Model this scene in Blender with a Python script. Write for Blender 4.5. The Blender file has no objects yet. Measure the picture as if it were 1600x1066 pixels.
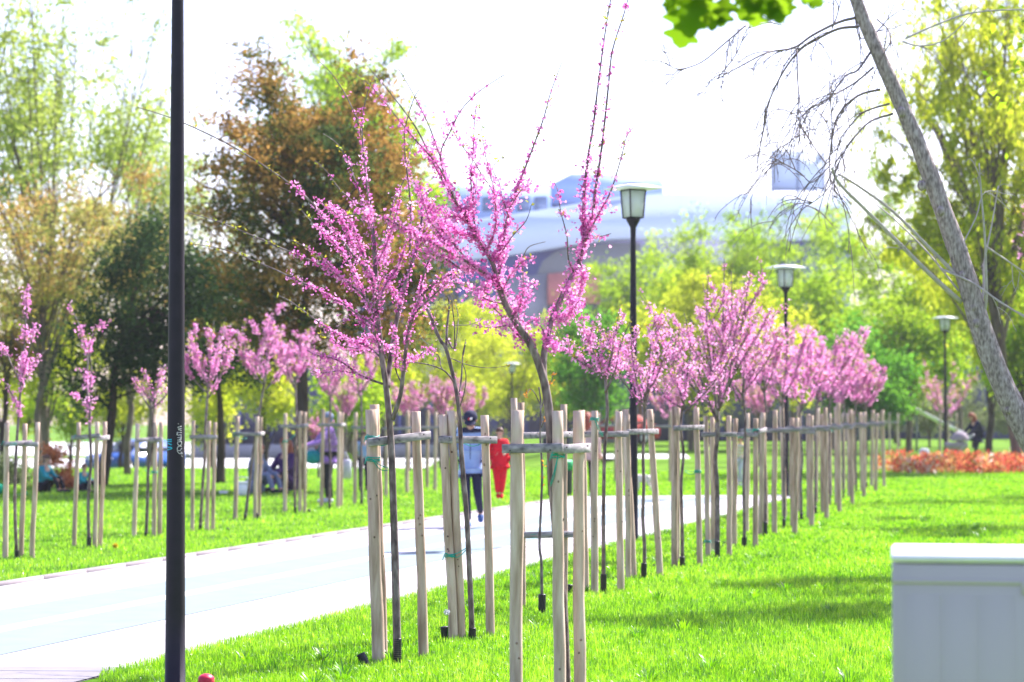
import bpy, math, random
import numpy as np
from mathutils import Vector, Matrix, noise

random.seed(7)
RNG = np.random.default_rng(7)
SC = bpy.context.scene
COL = SC.collection
PI = math.pi

# ------------------------------------------------------------------ camera
F = 3778.0            # focal length in photo pixels (85 mm on 36 mm, 1600 px)
CAMH = 1.7
PITCH = math.atan(107.0 / F)
cam_d = bpy.data.cameras.new('camera')
cam = bpy.data.objects.new('camera', cam_d)
COL.objects.link(cam)
cam.location = (0, 0, CAMH)
cam.rotation_euler = (PI / 2 + PITCH, 0, 0)
cam_d.sensor_width = 36.0
cam_d.lens = 85.0
cam_d.clip_end = 3000
cam_d.dof.use_dof = True
cam_d.dof.focus_distance = 17.0
cam_d.dof.aperture_fstop = 2.6
SC.camera = cam


def ray(px, py):
    x = (px - 800.0) / F
    y = (533.0 - py) / F
    return Vector((x, math.cos(PITCH) - y * math.sin(PITCH), math.sin(PITCH) + y * math.cos(PITCH)))


def gz(x, y):
    """terrain height: the lawn drops to a sunken road beyond its far left edge"""
    t = min(max((y - 70.5) / 4.0, 0), 1)
    t = t * t * (3 - 2 * t)
    u = min(max((3.0 - x) / 4.0, 0), 1)
    return -1.0 * t * u


def ground(px, py, z=0.0):
    d = ray(px, py)
    t = (z - CAMH) / d.z
    return Vector((d.x * t, d.y * t, z))


def at(px, py, Y):
    d = ray(px, py)
    t = Y / d.y
    return Vector((d.x * t, Y, CAMH + d.z * t))


def mpp(Y):
    return Y / F


# ------------------------------------------------------------------ mesh helpers
class MB:
    def __init__(self):
        self.v = []; self.f = {}; self.r = []; self.n = 0; self.smooth = False

    def add(self, V, Fa, rnd=None):
        V = np.asarray(V, dtype=np.float64).reshape(-1, 3)
        if rnd is None:
            rnd = np.full(len(V), 0.5)
        self.v.append(V)
        self.r.append(np.broadcast_to(np.asarray(rnd, dtype=np.float64), (len(V),)))
        if not isinstance(Fa, (list, tuple)) or (len(Fa) and np.isscalar(Fa[0])):
            Fa = [Fa]
        for a in Fa:
            a = np.asarray(a, dtype=np.int64)
            if a.ndim == 1:
                a = a.reshape(1, -1)
            if a.size:
                self.f.setdefault(a.shape[1], []).append(a + self.n)
        self.n += len(V)

    def build(self, name, mat, parent=None, smooth=False, origin=None):
        me = bpy.data.meshes.new(name)
        V = np.concatenate(self.v) if self.v else np.zeros((0, 3))
        R = np.concatenate(self.r) if self.r else np.zeros(0)
        if parent is not None and origin is None:
            V = V - np.array(parent_origin(parent))
        elif origin is not None:
            V = V - np.array(origin)
        loops = []; starts = []; pos = 0
        for k, lst in self.f.items():
            a = np.concatenate(lst)
            loops.append(a.reshape(-1))
            starts.append(pos + np.arange(len(a)) * k)
            pos += a.size
        loops = np.concatenate(loops); starts = np.concatenate(starts)
        me.vertices.add(len(V)); me.vertices.foreach_set('co', V.astype(np.float32).reshape(-1))
        me.loops.add(len(loops)); me.loops.foreach_set('vertex_index', loops.astype(np.int32))
        me.polygons.add(len(starts)); me.polygons.foreach_set('loop_start', starts.astype(np.int32))
        if smooth:
            me.polygons.foreach_set('use_smooth', np.ones(len(starts), dtype=bool))
        at_ = me.attributes.new('rnd', 'FLOAT', 'POINT')
        at_.data.foreach_set('value', R.astype(np.float32))
        me.update(calc_edges=True)
        me.validate()
        if mat is not None:
            me.materials.append(mat)
        o = bpy.data.objects.new(name, me)
        COL.objects.link(o)
        if parent is not None:
            o.parent = parent
        elif origin is not None:
            o.location = origin
        return o


def parent_origin(p):
    loc = Vector((0, 0, 0))
    while p is not None:
        loc = loc + p.location
        p = p.parent
    return loc


def empty(name, loc):
    o = bpy.data.objects.new(name, None)
    o.empty_display_size = 0.1
    COL.objects.link(o)
    o.location = loc
    return o


def tag(o, label=None, cat=None, group=None, kind=None):
    if label: o['label'] = label
    if cat: o['category'] = cat
    if group: o['group'] = group
    if kind: o['kind'] = kind
    return o


def smooth_path(pts, rad, sub=5):
    P = np.array([tuple(p) for p in pts], dtype=float)
    R = np.array(rad, dtype=float)
    n = len(P)
    if n < 3 or sub <= 1:
        return P, R
    out = []; ro = []
    for i in range(n - 1):
        p0 = P[max(i - 1, 0)]; p1 = P[i]; p2 = P[i + 1]; p3 = P[min(i + 2, n - 1)]
        for k in range(sub):
            t = k / sub
            out.append(0.5 * ((2 * p1) + (-p0 + p2) * t + (2 * p0 - 5 * p1 + 4 * p2 - p3) * t * t + (-p0 + 3 * p1 - 3 * p2 + p3) * t ** 3))
            ro.append(R[i] * (1 - t) + R[i + 1] * t)
    out.append(P[-1]); ro.append(R[-1])
    return np.array(out), np.array(ro)


def tube(mb, pts, rad, sides=6, sub=4, cap=True, rnd=0.5, wob=0.0):
    P, R = smooth_path(pts, rad, sub)
    n = len(P)
    T = np.zeros_like(P)
    T[1:-1] = P[2:] - P[:-2]; T[0] = P[1] - P[0]; T[-1] = P[-1] - P[-2]
    T /= np.maximum(np.linalg.norm(T, axis=1, keepdims=True), 1e-9)
    ref = np.array([0, 0, 1.0]) if abs(T[0][2]) < 0.8 else np.array([0, 1.0, 0])
    u = np.cross(T[0], ref); u /= np.linalg.norm(u)
    V = []
    ang = np.arange(sides) * 2 * PI / sides
    for i in range(n):
        u = u - T[i] * np.dot(u, T[i]); u /= max(np.linalg.norm(u), 1e-9)
        w = np.cross(T[i], u)
        rr = R[i] * (1 + (wob * (RNG.random(sides) - .5) if wob else 0))
        V.append(P[i] + np.outer(np.cos(ang) * rr, u) + np.outer(np.sin(ang) * rr, w))
    V = np.concatenate(V)
    i = np.arange(n - 1)[:, None] * sides; j = np.arange(sides)[None, :]; j2 = (j + 1) % sides
    Q = np.stack([i + j, i + j2, i + sides + j2, i + sides + j], axis=-1).reshape(-1, 4)
    fs = [Q]
    if cap:
        fs.append(np.arange(sides)[::-1].reshape(1, -1)); fs.append(((n - 1) * sides + np.arange(sides)).reshape(1, -1))
    mb.add(V, fs, rnd)
    return P, R


BOXF = np.array([[0, 3, 2, 1], [4, 5, 6, 7], [0, 1, 5, 4], [1, 2, 6, 5], [2, 3, 7, 6], [3, 0, 4, 7]])


def box(mb, c, s, ax=None, rnd=0.5, bev=0.0):
    """box centred at c, full sizes s, optional axis triple"""
    c = np.array(c, float); s = np.array(s, float) / 2
    A = np.eye(3) if ax is None else np.array([tuple(a) for a in ax], float)
    if bev <= 0:
        L = np.array([[-1, -1, -1], [1, -1, -1], [1, 1, -1], [-1, 1, -1], [-1, -1, 1], [1, -1, 1], [1, 1, 1], [-1, 1, 1]]) * s
        mb.add(c + L @ A, [BOXF], rnd)
        return
    # bevelled: octagonal outline in local x/y with chamfered top and bottom
    b = min(bev, s.min() * .9)
    def ring(ix, z):
        x, y = s[0] - ix, s[1] - ix
        return [[-x + b, -y, z], [x - b, -y, z], [x, -y + b, z], [x, y - b, z], [x - b, y, z], [-x + b, y, z], [-x, y - b, z], [-x, -y + b, z]]
    L = np.array(ring(b * .9, -s[2]) + ring(0, -s[2] + b) + ring(0, s[2] - b) + ring(b * .9, s[2]))
    fs = []
    for k in range(3):
        for j in range(8):
            fs.append([k * 8 + j, k * 8 + (j + 1) % 8, k * 8 + 8 + (j + 1) % 8, k * 8 + 8 + j])
    mb.add(c + L @ A, [np.array(fs), np.arange(8)[::-1].reshape(1, 8), (24 + np.arange(8)).reshape(1, 8)], rnd)


def plank(mb, a, b, h, th, rnd=.5, up=(0, 0, 1), bev=.003):
    a = Vector(a); b = Vector(b)
    x = (b - a); L = x.length; x.normalize()
    y = Vector(up).cross(x).normalized(); z = x.cross(y)
    box(mb, (a + b) / 2, (L, th, h), (x, y, z), rnd, bev)


def ellipsoid(mb, c, r, seg=12, rings=8, ax=None, rnd=.5, z0=-1.0, z1=1.0, noise_amp=0.0):
    A = np.eye(3) if ax is None else np.array([tuple(a) for a in ax], float)
    a0, a1 = math.asin(max(z0, -1)), math.asin(min(z1, 1))
    V = []
    for i in range(rings + 1):
        t = a0 + (a1 - a0) * i / rings
        for j in range(seg):
            p = 2 * PI * j / seg
            k = 1 + (noise_amp * (RNG.random() - .5) if noise_amp else 0)
            V.append([math.cos(t) * math.cos(p) * k, math.cos(t) * math.sin(p) * k, math.sin(t) * k])
    V = np.array(V) * np.array(r)
    i = np.arange(rings)[:, None] * seg; j = np.arange(seg)[None, :]; j2 = (j + 1) % seg
    Q = np.stack([i + j, i + j2, i + seg + j2, i + seg + j], axis=-1).reshape(-1, 4)
    mb.add(np.array(c) + V @ A, [Q, np.arange(seg)[::-1].reshape(1, -1), (rings * seg + np.arange(seg)).reshape(1, -1)], rnd)


def unit(n):
    d = RNG.normal(size=(n, 3))
    return d / np.linalg.norm(d, axis=1, keepdims=True)


def kites(mb, P, size, aspect=.5, bias=None, rnd=None, fold=.18, jit=.35):
    """little folded leaves / petals, one at each point"""
    P = np.asarray(P, float); n = len(P)
    if n == 0: return
    d = unit(n)
    if bias is not None:
        d = d + np.asarray(bias); d /= np.linalg.norm(d, axis=1, keepdims=True)
    s = np.cross(d, unit(n)); s /= np.maximum(np.linalg.norm(s, axis=1, keepdims=True), 1e-6)
    nn = np.cross(d, s)
    L = (np.asarray(size) * (1 + jit * (RNG.random(n) * 2 - 1))).reshape(-1, 1)
    w = L * aspect * .5
    V = np.stack([P, P + d * L * .5 + s * w + nn * L * fold, P + d * L, P + d * L * .5 - s * w + nn * L * fold], axis=1).reshape(-1, 3)
    Fq = np.arange(4 * n).reshape(n, 4)
    if rnd is None: rnd = RNG.random(n)
    mb.add(V, [Fq], np.repeat(np.asarray(rnd), 4))


# ------------------------------------------------------------------ materials
def new_mat(name):
    m = bpy.data.materials.new(name); m.use_nodes = True
    m.node_tree.nodes.clear()
    return m, m.node_tree.nodes, m.node_tree.links


def ramp(N, cols):
    r = N.new('ShaderNodeValToRGB')
    e = r.color_ramp.elements
    n = len(cols)
    e[0].position = 0; e[0].color = (*cols[0], 1)
    e[1].position = 1; e[1].color = (*cols[-1], 1)
    for i in range(1, n - 1):
        x = e.new(i / (n - 1)); x.color = (*cols[i], 1)
    return r


def leaf_mat(name, cols, tcols=None, trans=.5, gloss=.0):
    m, N, L = new_mat(name)
    a = N.new('ShaderNodeAttribute'); a.attribute_name = 'rnd'
    r = ramp(N, cols); L.new(a.outputs['Fac'], r.inputs[0])
    r2 = ramp(N, tcols or [tuple(min(1, c * 1.3) for c in q) for q in cols]); L.new(a.outputs['Fac'], r2.inputs[0])
    d = N.new('ShaderNodeBsdfDiffuse'); t = N.new('ShaderNodeBsdfTranslucent')
    L.new(r.outputs[0], d.inputs[0]); L.new(r2.outputs[0], t.inputs[0])
    mx = N.new('ShaderNodeMixShader'); mx.inputs[0].default_value = trans
    L.new(d.outputs[0], mx.inputs[1]); L.new(t.outputs[0], mx.inputs[2])
    last = mx
    if gloss:
        g = N.new('ShaderNodeBsdfGlossy'); g.inputs['Roughness'].default_value = .35
        g.inputs[0].default_value = (1, 1, 1, 1)
        m2 = N.new('ShaderNodeMixShader'); m2.inputs[0].default_value = gloss
        L.new(mx.outputs[0], m2.inputs[1]); L.new(g.outputs[0], m2.inputs[2]); last = m2
    o = N.new('ShaderNodeOutputMaterial'); L.new(last.outputs[0], o.inputs[0])
    return m


def surf_mat(name, cols, scale=8.0, stretch=(1, 1, 1), rough=.8, bump=.0, detail=4, metallic=0, spec=.3, attr=0.0, bscale=None):
    """noise-varied surface in object space; attr mixes the per-vertex 'rnd' tone in"""
    m, N, L = new_mat(name)
    tc = N.new('ShaderNodeTexCoord'); mp = N.new('ShaderNodeMapping')
    mp.inputs['Scale'].default_value = stretch
    L.new(tc.outputs['Object'], mp.inputs[0])
    nz = N.new('ShaderNodeTexNoise'); nz.inputs['Scale'].default_value = scale; nz.inputs['Detail'].default_value = detail
    L.new(mp.outputs[0], nz.inputs['Vector'])
    ctr = N.new('ShaderNodeMapRange'); ctr.inputs[1].default_value = .3; ctr.inputs[2].default_value = .7
    L.new(nz.outputs['Fac'], ctr.inputs[0])
    fac = ctr.outputs[0]
    if attr:
        a = N.new('ShaderNodeAttribute'); a.attribute_name = 'rnd'
        mm = N.new('ShaderNodeMath'); mm.operation = 'MULTIPLY'; mm.inputs[1].default_value = attr
        L.new(a.outputs['Fac'], mm.inputs[0])
        m3 = N.new('ShaderNodeMath'); m3.operation = 'MULTIPLY_ADD'; m3.inputs[1].default_value = 1 - attr
        L.new(ctr.outputs[0], m3.inputs[0]); L.new(mm.outputs[0], m3.inputs[2])
        fac = m3.outputs[0]
    r = ramp(N, cols); L.new(fac, r.inputs[0])
    b = N.new('ShaderNodeBsdfPrincipled')
    b.inputs['Roughness'].default_value = rough; b.inputs['Metallic'].default_value = metallic
    b.inputs['Specular IOR Level'].default_value = spec
    L.new(r.outputs[0], b.inputs['Base Color'])
    if bump:
        bm_ = N.new('ShaderNodeBump'); bm_.inputs['Strength'].default_value = bump; bm_.inputs['Distance'].default_value = .01
        if bscale:
            n2 = N.new('ShaderNodeTexNoise'); n2.inputs['Scale'].default_value = bscale; L.new(mp.outputs[0], n2.inputs['Vector'])
            L.new(n2.outputs['Fac'], bm_.inputs['Height'])
        else:
            L.new(nz.outputs['Fac'], bm_.inputs['Height'])
        L.new(bm_.outputs[0], b.inputs['Normal'])
    o = N.new('ShaderNodeOutputMaterial'); L.new(b.outputs[0], o.inputs[0])
    return m


def plain(name, c, rough=.7, spec=.3, var=.18):
    return surf_mat(name, [tuple(x * (1 - var) for x in c), tuple(min(1, x * (1 + var)) for x in c)], scale=14, rough=rough, spec=spec)


M = {}
M['grass'] = leaf_mat('grass_blade', [(.010, .055, .002), (.065, .19, .003), (.16, .32, .008), (.34, .47, .06)], [(.03, .17, .002), (.19, .48, .003), (.36, .67, .010), (.58, .80, .09)], .6, .05)
M['lawn'] = surf_mat('lawn_soil_and_thatch', [(.04, .10, .006), (.09, .19, .010), (.15, .26, .018)], scale=.9, rough=.95, bump=.0, detail=8, spec=.05)
M['path'] = surf_mat('pale_path_coating', [(.34, .325, .345), (.42, .40, .425)], scale=3, rough=.85, detail=6, spec=.2)
M['lane'] = surf_mat('pale_blue_lane_paint', [(.168, .22, .238), (.188, .24, .256)], scale=3, rough=.8, detail=6, spec=.2)
M['white_line'] = surf_mat('white_lane_paint', [(.42, .42, .43), (.46, .46, .46)], scale=8, rough=.8, spec=.2)
M['lilac_strip'] = surf_mat('lilac_grey_strip', [(.185, .174, .190), (.22, .208, .226)], scale=5, rough=.9, spec=.2)
M['kerb'] = surf_mat('pink_grey_concrete', [(.255, .215, .225), (.30, .265, .27)], scale=6, rough=.9, spec=.2)
M['stake'] = surf_mat('debarked_pine_stake', [(.07, .045, .035), (.36, .255, .19), (.55, .42, .335), (.70, .58, .49)], scale=9, stretch=(3, 3, .35), rough=.85, bump=.35, spec=.15, attr=.45)
M['plank'] = surf_mat('weathered_grey_board', [(.05, .045, .045), (.22, .20, .215), (.34, .305, .32), (.54, .49, .50)], scale=12, stretch=(.5, 2, 3), rough=.85, bump=.25, spec=.15, attr=.35)
M['knot'] = plain('dark_knot', (.10, .06, .04))
M['tie'] = plain('green_plastic_tie', (.01, .33, .26), .4, .4)
M['pipe'] = plain('black_corrugated_plastic', (.012, .012, .014), .45, .4)
M['redpipe'] = plain('red_corrugated_plastic', (.55, .015, .06), .4, .4)
M['bark_red'] = surf_mat('redbud_bark', [(.06, .042, .045), (.16, .12, .115), (.30, .25, .24)], scale=30, stretch=(1, 1, .35), rough=.85, bump=.5, spec=.2)
M['bark_dark'] = surf_mat('dark_tree_bark', [(.03, .022, .02), (.09, .07, .06)], scale=8, stretch=(1, 1, .3), rough=.95, bump=.5, spec=.1)
M['bark_mid'] = surf_mat('grey_brown_bark', [(.08, .06, .05), (.20, .16, .13)], scale=8, stretch=(1, 1, .3), rough=.95, bump=.5, spec=.1)
M['bark_pale'] = surf_mat('pale_spring_branch', [(.22, .19, .17), (.42, .38, .36)], scale=8, stretch=(1, 1, .3), rough=.9, bump=.3, spec=.1)
M['bark_lean'] = surf_mat('fissured_grey_bark', [(.14, .108, .106), (.31, .25, .25), (.46, .39, .39)], scale=30, stretch=(1.6, 1.6, .55), rough=.95, bump=.9, spec=.1, detail=8)
M['twig'] = plain('bare_twig', (.18, .135, .13))
M['whip'] = plain('pale_whip_bark', (.42, .36, .34))
M['blossom'] = leaf_mat('redbud_blossom', [(.46, .04, .27), (.70, .19, .50), (.88, .46, .74)], [(.66, .08, .42), (.86, .30, .66), (.95, .58, .86)], .55)
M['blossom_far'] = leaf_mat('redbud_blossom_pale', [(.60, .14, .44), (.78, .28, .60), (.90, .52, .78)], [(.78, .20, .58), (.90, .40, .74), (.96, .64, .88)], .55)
M['bud'] = leaf_mat('yellow_green_bud', [(.30, .22, .03), (.36, .34, .04), (.30, .42, .06)], None, .5)
M['bud_orange'] = leaf_mat('orange_bud', [(.55, .16, .02), (.62, .30, .05)], None, .5)
M['lf_yel'] = leaf_mat('yellow_green_leaf', [(.20, .26, .015), (.34, .40, .02), (.50, .52, .05)], [(.38, .48, .02), (.58, .66, .03), (.75, .76, .08)], .55)
M['lf_green'] = leaf_mat('fresh_green_leaf', [(.07, .15, .010), (.18, .29, .018), (.32, .42, .035)], [(.20, .40, .018), (.42, .62, .025), (.62, .76, .06)], .55)
M['lf_deep'] = leaf_mat('deep_green_leaf', [(.02, .08, .01), (.05, .16, .015), (.10, .26, .03)], [(.05, .24, .02), (.14, .40, .03), (.26, .52, .05)], .5)
M['lf_pale'] = leaf_mat('pale_spring_leaf', [(.14, .20, .03), (.24, .31, .05), (.38, .42, .08)], [(.28, .42, .06), (.44, .56, .09), (.60, .66, .16)], .5)
M['lf_tan'] = leaf_mat('tan_spring_leaf', [(.36, .19, .05), (.38, .26, .08), (.30, .33, .07), (.46, .38, .15)], None, .5)
M['lf_dark'] = leaf_mat('evergreen_leaf', [(.012, .028, .015), (.03, .06, .022), (.06, .11, .03)], None, .35)
M['lf_rust'] = leaf_mat('rust_conifer_leaf', [(.022, .05, .02), (.08, .115, .03), (.26, .15, .035), (.46, .26, .08)], None, .45)
M['lf_grey'] = leaf_mat('grey_green_leaf', [(.10, .14, .05), (.18, .22, .10), (.26, .30, .15)], None, .45)
M['lf_red'] = leaf_mat('red_shrub_leaf', [(.14, .20, .03), (.46, .05, .04), (.60, .14, .09), (.66, .28, .10), (.58, .44, .14), (.72, .60, .50)], None, .45)
M['lf_orange'] = leaf_mat('orange_shrub_leaf', [(.45, .10, .04), (.60, .22, .10), (.62, .34, .16), (.40, .36, .10)], None, .5)
M['lf_oak'] = leaf_mat('oak_leaf', [(.05, .12, .006), (.10, .20, .010)], [(.13, .27, .006), (.22, .37, .012)], .55)
M['pole'] = plain('dark_painted_steel', (.013, .009, .018), .5, .25)
M['lampcap'] = plain('pale_lamp_cap', (.80, .80, .84), .5, .4, .05)
M['frost'] = leaf_mat('frosted_lamp_glass', [(.74, .77, .82), (.78, .80, .84)], [(.90, .92, .95), (.92, .94, .96)], .6, .06)
M['chalk'] = plain('white_marker', (.75, .72, .74), .7, .2)
M['cyan'] = plain('cyan_marker', (.02, .45, .62), .6, .3)
M['cabinet'] = surf_mat('grey_cabinet_sheet', [(.42, .375, .375), (.475, .425, .42)], scale=2, stretch=(1, 1, .2), rough=.5, spec=.4)
M['cabtop'] = plain('sunlit_white_cabinet_lid', (.72, .72, .74), .5, .4, .04)  # top coloured white for the sun falling on it
M['bldg'] = surf_mat('blue_grey_cladding', [(.065, .08, .27), (.10, .115, .33)], scale=.4, rough=.6)
M['bldg_dark'] = surf_mat('dark_navy_glazing', [(.028, .028, .07), (.05, .05, .11)], scale=.3, rough=.3, spec=.5)
M['fascia'] = surf_mat('pale_blue_fascia', [(.46, .56, .76), (.52, .61, .80)], scale=.15, rough=.5)
M['bldg_pale'] = surf_mat('pale_blue_render', [(.31, .43, .68), (.37, .49, .74)], scale=.2, rough=.6)
M['screen'] = plain('pale_screen_panel', (.66, .72, .84), .5, .3, .05)
M['window'] = plain('tinted_window', (.14, .19, .30), .2, .6)
M['redpanel'] = plain('faded_red_panel', (.46, .15, .15), .7)
M['beige'] = plain('beige_render', (.20, .20, .22), .7)
M['road'] = surf_mat('pale_road', [(.50, .49, .50), (.60, .59, .60)], scale=.5, rough=.9)
M['wallgrey'] = surf_mat('blue_grey_wall', [(.16, .17, .22), (.22, .23, .28)], scale=.6, rough=.9)
M['white'] = plain('white_plastic', (.78, .78, .80), .5, .4, .04)
M['carblue'] = plain('blue_car_paint', (.015, .08, .32), .25, .6)
M['carred'] = plain('red_car_paint', (.45, .02, .02), .25, .6)
M['glass'] = plain('dark_car_glass', (.03, .035, .05), .1, .6)
M['tyre'] = plain('tyre_rubber', (.015, .015, .015), .8)
M['skin'] = plain('skin', (.55, .32, .24), .6, .3, .06)
M['navy'] = plain('navy_cloth', (.016, .018, .05), .9)
M['black'] = plain('black_cloth', (.012, .012, .018), .9)
M['ltblue'] = surf_mat('light_blue_jacket', [(.22, .32, .55), (.30, .40, .64)], scale=9, rough=.8)
M['redcloth'] = plain('red_cloth', (.58, .008, .02), .85)
M['pinkcoat'] = plain('beige_pink_coat', (.52, .36, .32), .9)
M['redhair'] = plain('reddish_hair', (.24, .055, .03), .6)
M['brownhair'] = plain('brown_hair', (.10, .05, .03), .6)
M['purple'] = surf_mat('purple_plaid', [(.20, .09, .34), (.42, .26, .58)], scale=26, rough=.9)
M['dkpurple'] = plain('dark_purple_cloth', (.05, .02, .09), .9)
M['teal'] = plain('teal_cloth', (.01, .22, .26), .85)
M['greenhat'] = plain('green_cloth', (.01, .36, .18), .85)
M['greycloth'] = plain('blue_grey_cloth', (.16, .19, .28), .9)
M['palecloth'] = plain('pale_cloth', (.50, .50, .56), .9)
M['lime'] = plain('lime_fabric', (.35, .62, .03), .8)
M['shoe_blue'] = plain('blue_shoe', (.04, .10, .28), .7)
M['dogfur'] = plain('cream_fur', (.78, .66, .62), .95)
M['bin'] = plain('dark_bin', (.02, .028, .03), .6)
M['greenbag'] = plain('green_bin_bag', (.01, .30, .10), .5)
M['yellow'] = plain('yellow_petal', (.75, .55, .02), .7)
M['lilac'] = plain('lilac_grey_fabric', (.32, .26, .32), .85)


def stripes_mat():
    m, N, L = new_mat('striped_shirt')
    tc = N.new('ShaderNodeTexCoord'); w = N.new('ShaderNodeTexWave'); w.bands_direction = 'Z'
    w.inputs['Scale'].default_value = 4.2
    L.new(tc.outputs['Object'], w.inputs[0])
    r = ramp(N, [(.7, .68, .66), (.7, .66, .5), (.62, .34, .06)]); L.new(w.outputs['Fac'], r.inputs[0])
    b = N.new('ShaderNodeBsdfPrincipled'); b.inputs['Roughness'].default_value = .9
    L.new(r.outputs[0], b.inputs['Base Color'])
    o = N.new('ShaderNodeOutputMaterial'); L.new(b.outputs[0], o.inputs[0])
    return m


M['stripes'] = stripes_mat()

# ------------------------------------------------------------------ world and sun
SUN_EL, SUN_AZ = math.radians(50), math.radians(46)
w = bpy.data.worlds.new('World'); SC.world = w; w.use_nodes = True
wn = w.node_tree.nodes; wn.clear()
sky = wn.new('ShaderNodeTexSky'); sky.sky_type = 'NISHITA'; sky.sun_disc = False
sky.sun_elevation = SUN_EL; sky.sun_rotation = SUN_AZ
sky.air_density = 1.0; sky.dust_density = 1.2; sky.ozone_density = 1.0
bg = wn.new('ShaderNodeBackground'); bg.inputs[1].default_value = .115
wo = wn.new('ShaderNodeOutputWorld')
tint = wn.new('ShaderNodeMix'); tint.data_type = 'RGBA'; tint.blend_type = 'MULTIPLY'; tint.inputs['Factor'].default_value = 1.0
tint.inputs['B'].default_value = (1.03, .89, 1.05, 1)
w.node_tree.links.new(sky.outputs[0], tint.inputs['A'])
w.node_tree.links.new(tint.outputs['Result'], bg.inputs[0]); w.node_tree.links.new(bg.outputs[0], wo.inputs[0])
sd = bpy.data.lights.new('sun', 'SUN'); sd.energy = 4.6; sd.angle = math.radians(.53); sd.color = (1, .95, .92)
sun = bpy.data.objects.new('sun', sd); COL.objects.link(sun)
sdir = Vector((math.sin(SUN_AZ) * math.cos(SUN_EL), math.cos(SUN_AZ) * math.cos(SUN_EL), math.sin(SUN_EL)))
sun.rotation_euler = (-sdir).to_track_quat('-Z', 'Y').to_euler()
sun.location = (20, 30, 40)
SC.view_settings.view_transform = 'Standard'; SC.view_settings.look = 'None'
SC.view_settings.exposure = 1.7; SC.view_settings.gamma = 1.0
SC.view_settings.use_curve_mapping = False
SC.cycles.max_bounces = 8; SC.cycles.diffuse_bounces = 3; SC.cycles.transmission_bounces = 4
SC.cycles.caustics_reflective = False; SC.cycles.caustics_refractive = False
SC.cycles.use_denoising = True

# ------------------------------------------------------------------ ground, path, grass
VP = 1790.0
R0 = ground(200, 1047); R1 = ground(1178, 795)
L0 = ground(0, 917); L1 = ground(700, 809)
LEND = ground(862, 776); REND = ground(1204, 773)


def line_side(p0, p1):
    d = (p1 - p0).normalized()
    nx, ny = d.y, -d.x      # right-hand normal
    return lambda x, y: (x - p0.x) * nx + (y - p0.y) * ny


right_of_R = line_side(R0, R1)
right_of_L = line_side(L0, L1)
YEND = LEND.y


def in_path(x, y, m=0.0):
    return (right_of_L(x, y) > -m) & (right_of_R(x, y) < m) & (y < YEND + m)


# ground sheet
mb = MB()
xs = np.concatenate([[-320, -180, -120], np.arange(-60, 61, 4.0), [120, 180, 320]])
ys = np.concatenate([[-60, -20], np.arange(0, 64, 8.0), np.arange(66, 82, 1.5), np.arange(84, 200, 12.0), [260, 340, 420]])
V = np.array([[x, y, gz(x, y)] for y in ys for x in xs])
nx_, ny_ = len(xs), len(ys)
i = np.arange(ny_ - 1)[:, None] * nx_; j = np.arange(nx_ - 1)[None, :]
mb.add(V, [np.stack([i + j, i + j + 1, i + nx_ + j + 1, i + nx_ + j], -1).reshape(-1, 4)])
tag(mb.build('lawn', M['lawn'], smooth=True), kind='structure')


def strip(name, pts, z, mat):
    mb = MB()
    mb.add([[p[0], p[1], z] for p in pts], [np.arange(len(pts)).reshape(1, -1)])
    return tag(mb.build(name, mat), kind='structure')


dR = (R1 - R0).normalized(); dL = (L1 - L0).normalized()
Rn = R0 - dR * 22; Ln = L0 - dL * 26
Rf = R0 + dR * ((YEND + .8 - R0.y) / dR.y); Lf = L0 + dL * ((YEND - L0.y) / dL.y)
strip('path', [(Rn.x, Rn.y), (Rf.x, Rf.y), (Lf.x, Lf.y), (Ln.x, Ln.y)], .004, M['path'])
# blue lane with a white line down its middle, between the two edges


def across(fr, y):
    """point at fraction fr from the left path edge to the right one, at depth y"""
    a = L0 + dL * ((y - L0.y) / dL.y); b = R0 + dR * ((y - R0.y) / dR.y)
    return (a.x + (b.x - a.x) * fr, y)


def frac_at(px, py):
    p = ground(px, py)
    a = L0 + dL * ((p.y - L0.y) / dL.y); b = R0 + dR * ((p.y - R0.y) / dR.y)
    return (p.x - a.x) / (b.x - a.x)


fa, fb, fc, fd = (frac_at(140, 930), frac_at(140, 954), frac_at(140, 962), frac_at(140, 995))
for f0, f1 in ((fa, fb), (fc, fd)):
    strip('lane_marking', [across(f0, 8), across(f1, 8), across(f1, YEND - .3), across(f0, YEND - .3)], .008, M['lane'])
strip('lane_line', [across(fb, 8), across(fc, 8), across(fc, YEND - .3), across(fb, YEND - .3)], .008, M['white_line'])
# slightly darker lilac-grey strip with thin grey lines at the near left
strip('ground_strip', [across(.45, 8), across(1.0, 8), across(1.0, 15.9), across(.45, 16.1)], .012, M['lilac_strip'])
for yy in (15.2, 15.65):
    strip('thin_grey_line', [across(.45, yy + .1), across(1.0, yy), across(1.0, yy + .02), across(.45, yy + .12)], .016, M['wallgrey'])
strip('bounce_ground', [(-60, 142), (-1.2, 142), (-1.2, 199), (-60, 199)], -.994, M['road'])  # unseen pale ground added to whiten the bounce under the roof band
strip('bounce_ground', [(3.2, 154), (60, 154), (60, 199), (3.2, 199)], .006, M['road'])
# kerb of edging stones, left side and far end
mb = MB()
p = Ln.copy(); n = 0
while p.y < Lf.y - 1:
    q = p + dL * .992
    plank(mb, (p.x - .05, p.y, .01), (q.x - .05, q.y, .01), .06, .08, RNG.random(), bev=.006)
    p = p + dL * 1.0
tag(mb.build('kerb', M['kerb']), kind='structure')
# sunken road beyond the lawn on the left
strip('road', [(-70, 108), (2, 108), (4, 133), (-80, 133)], -.996, M['road'])
strip('ground_strip', [(3.2, 84), (6.2, 84), (6.6, 92), (3.4, 92)], .004, M['road'])  # short pale pavement far beyond the path


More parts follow.
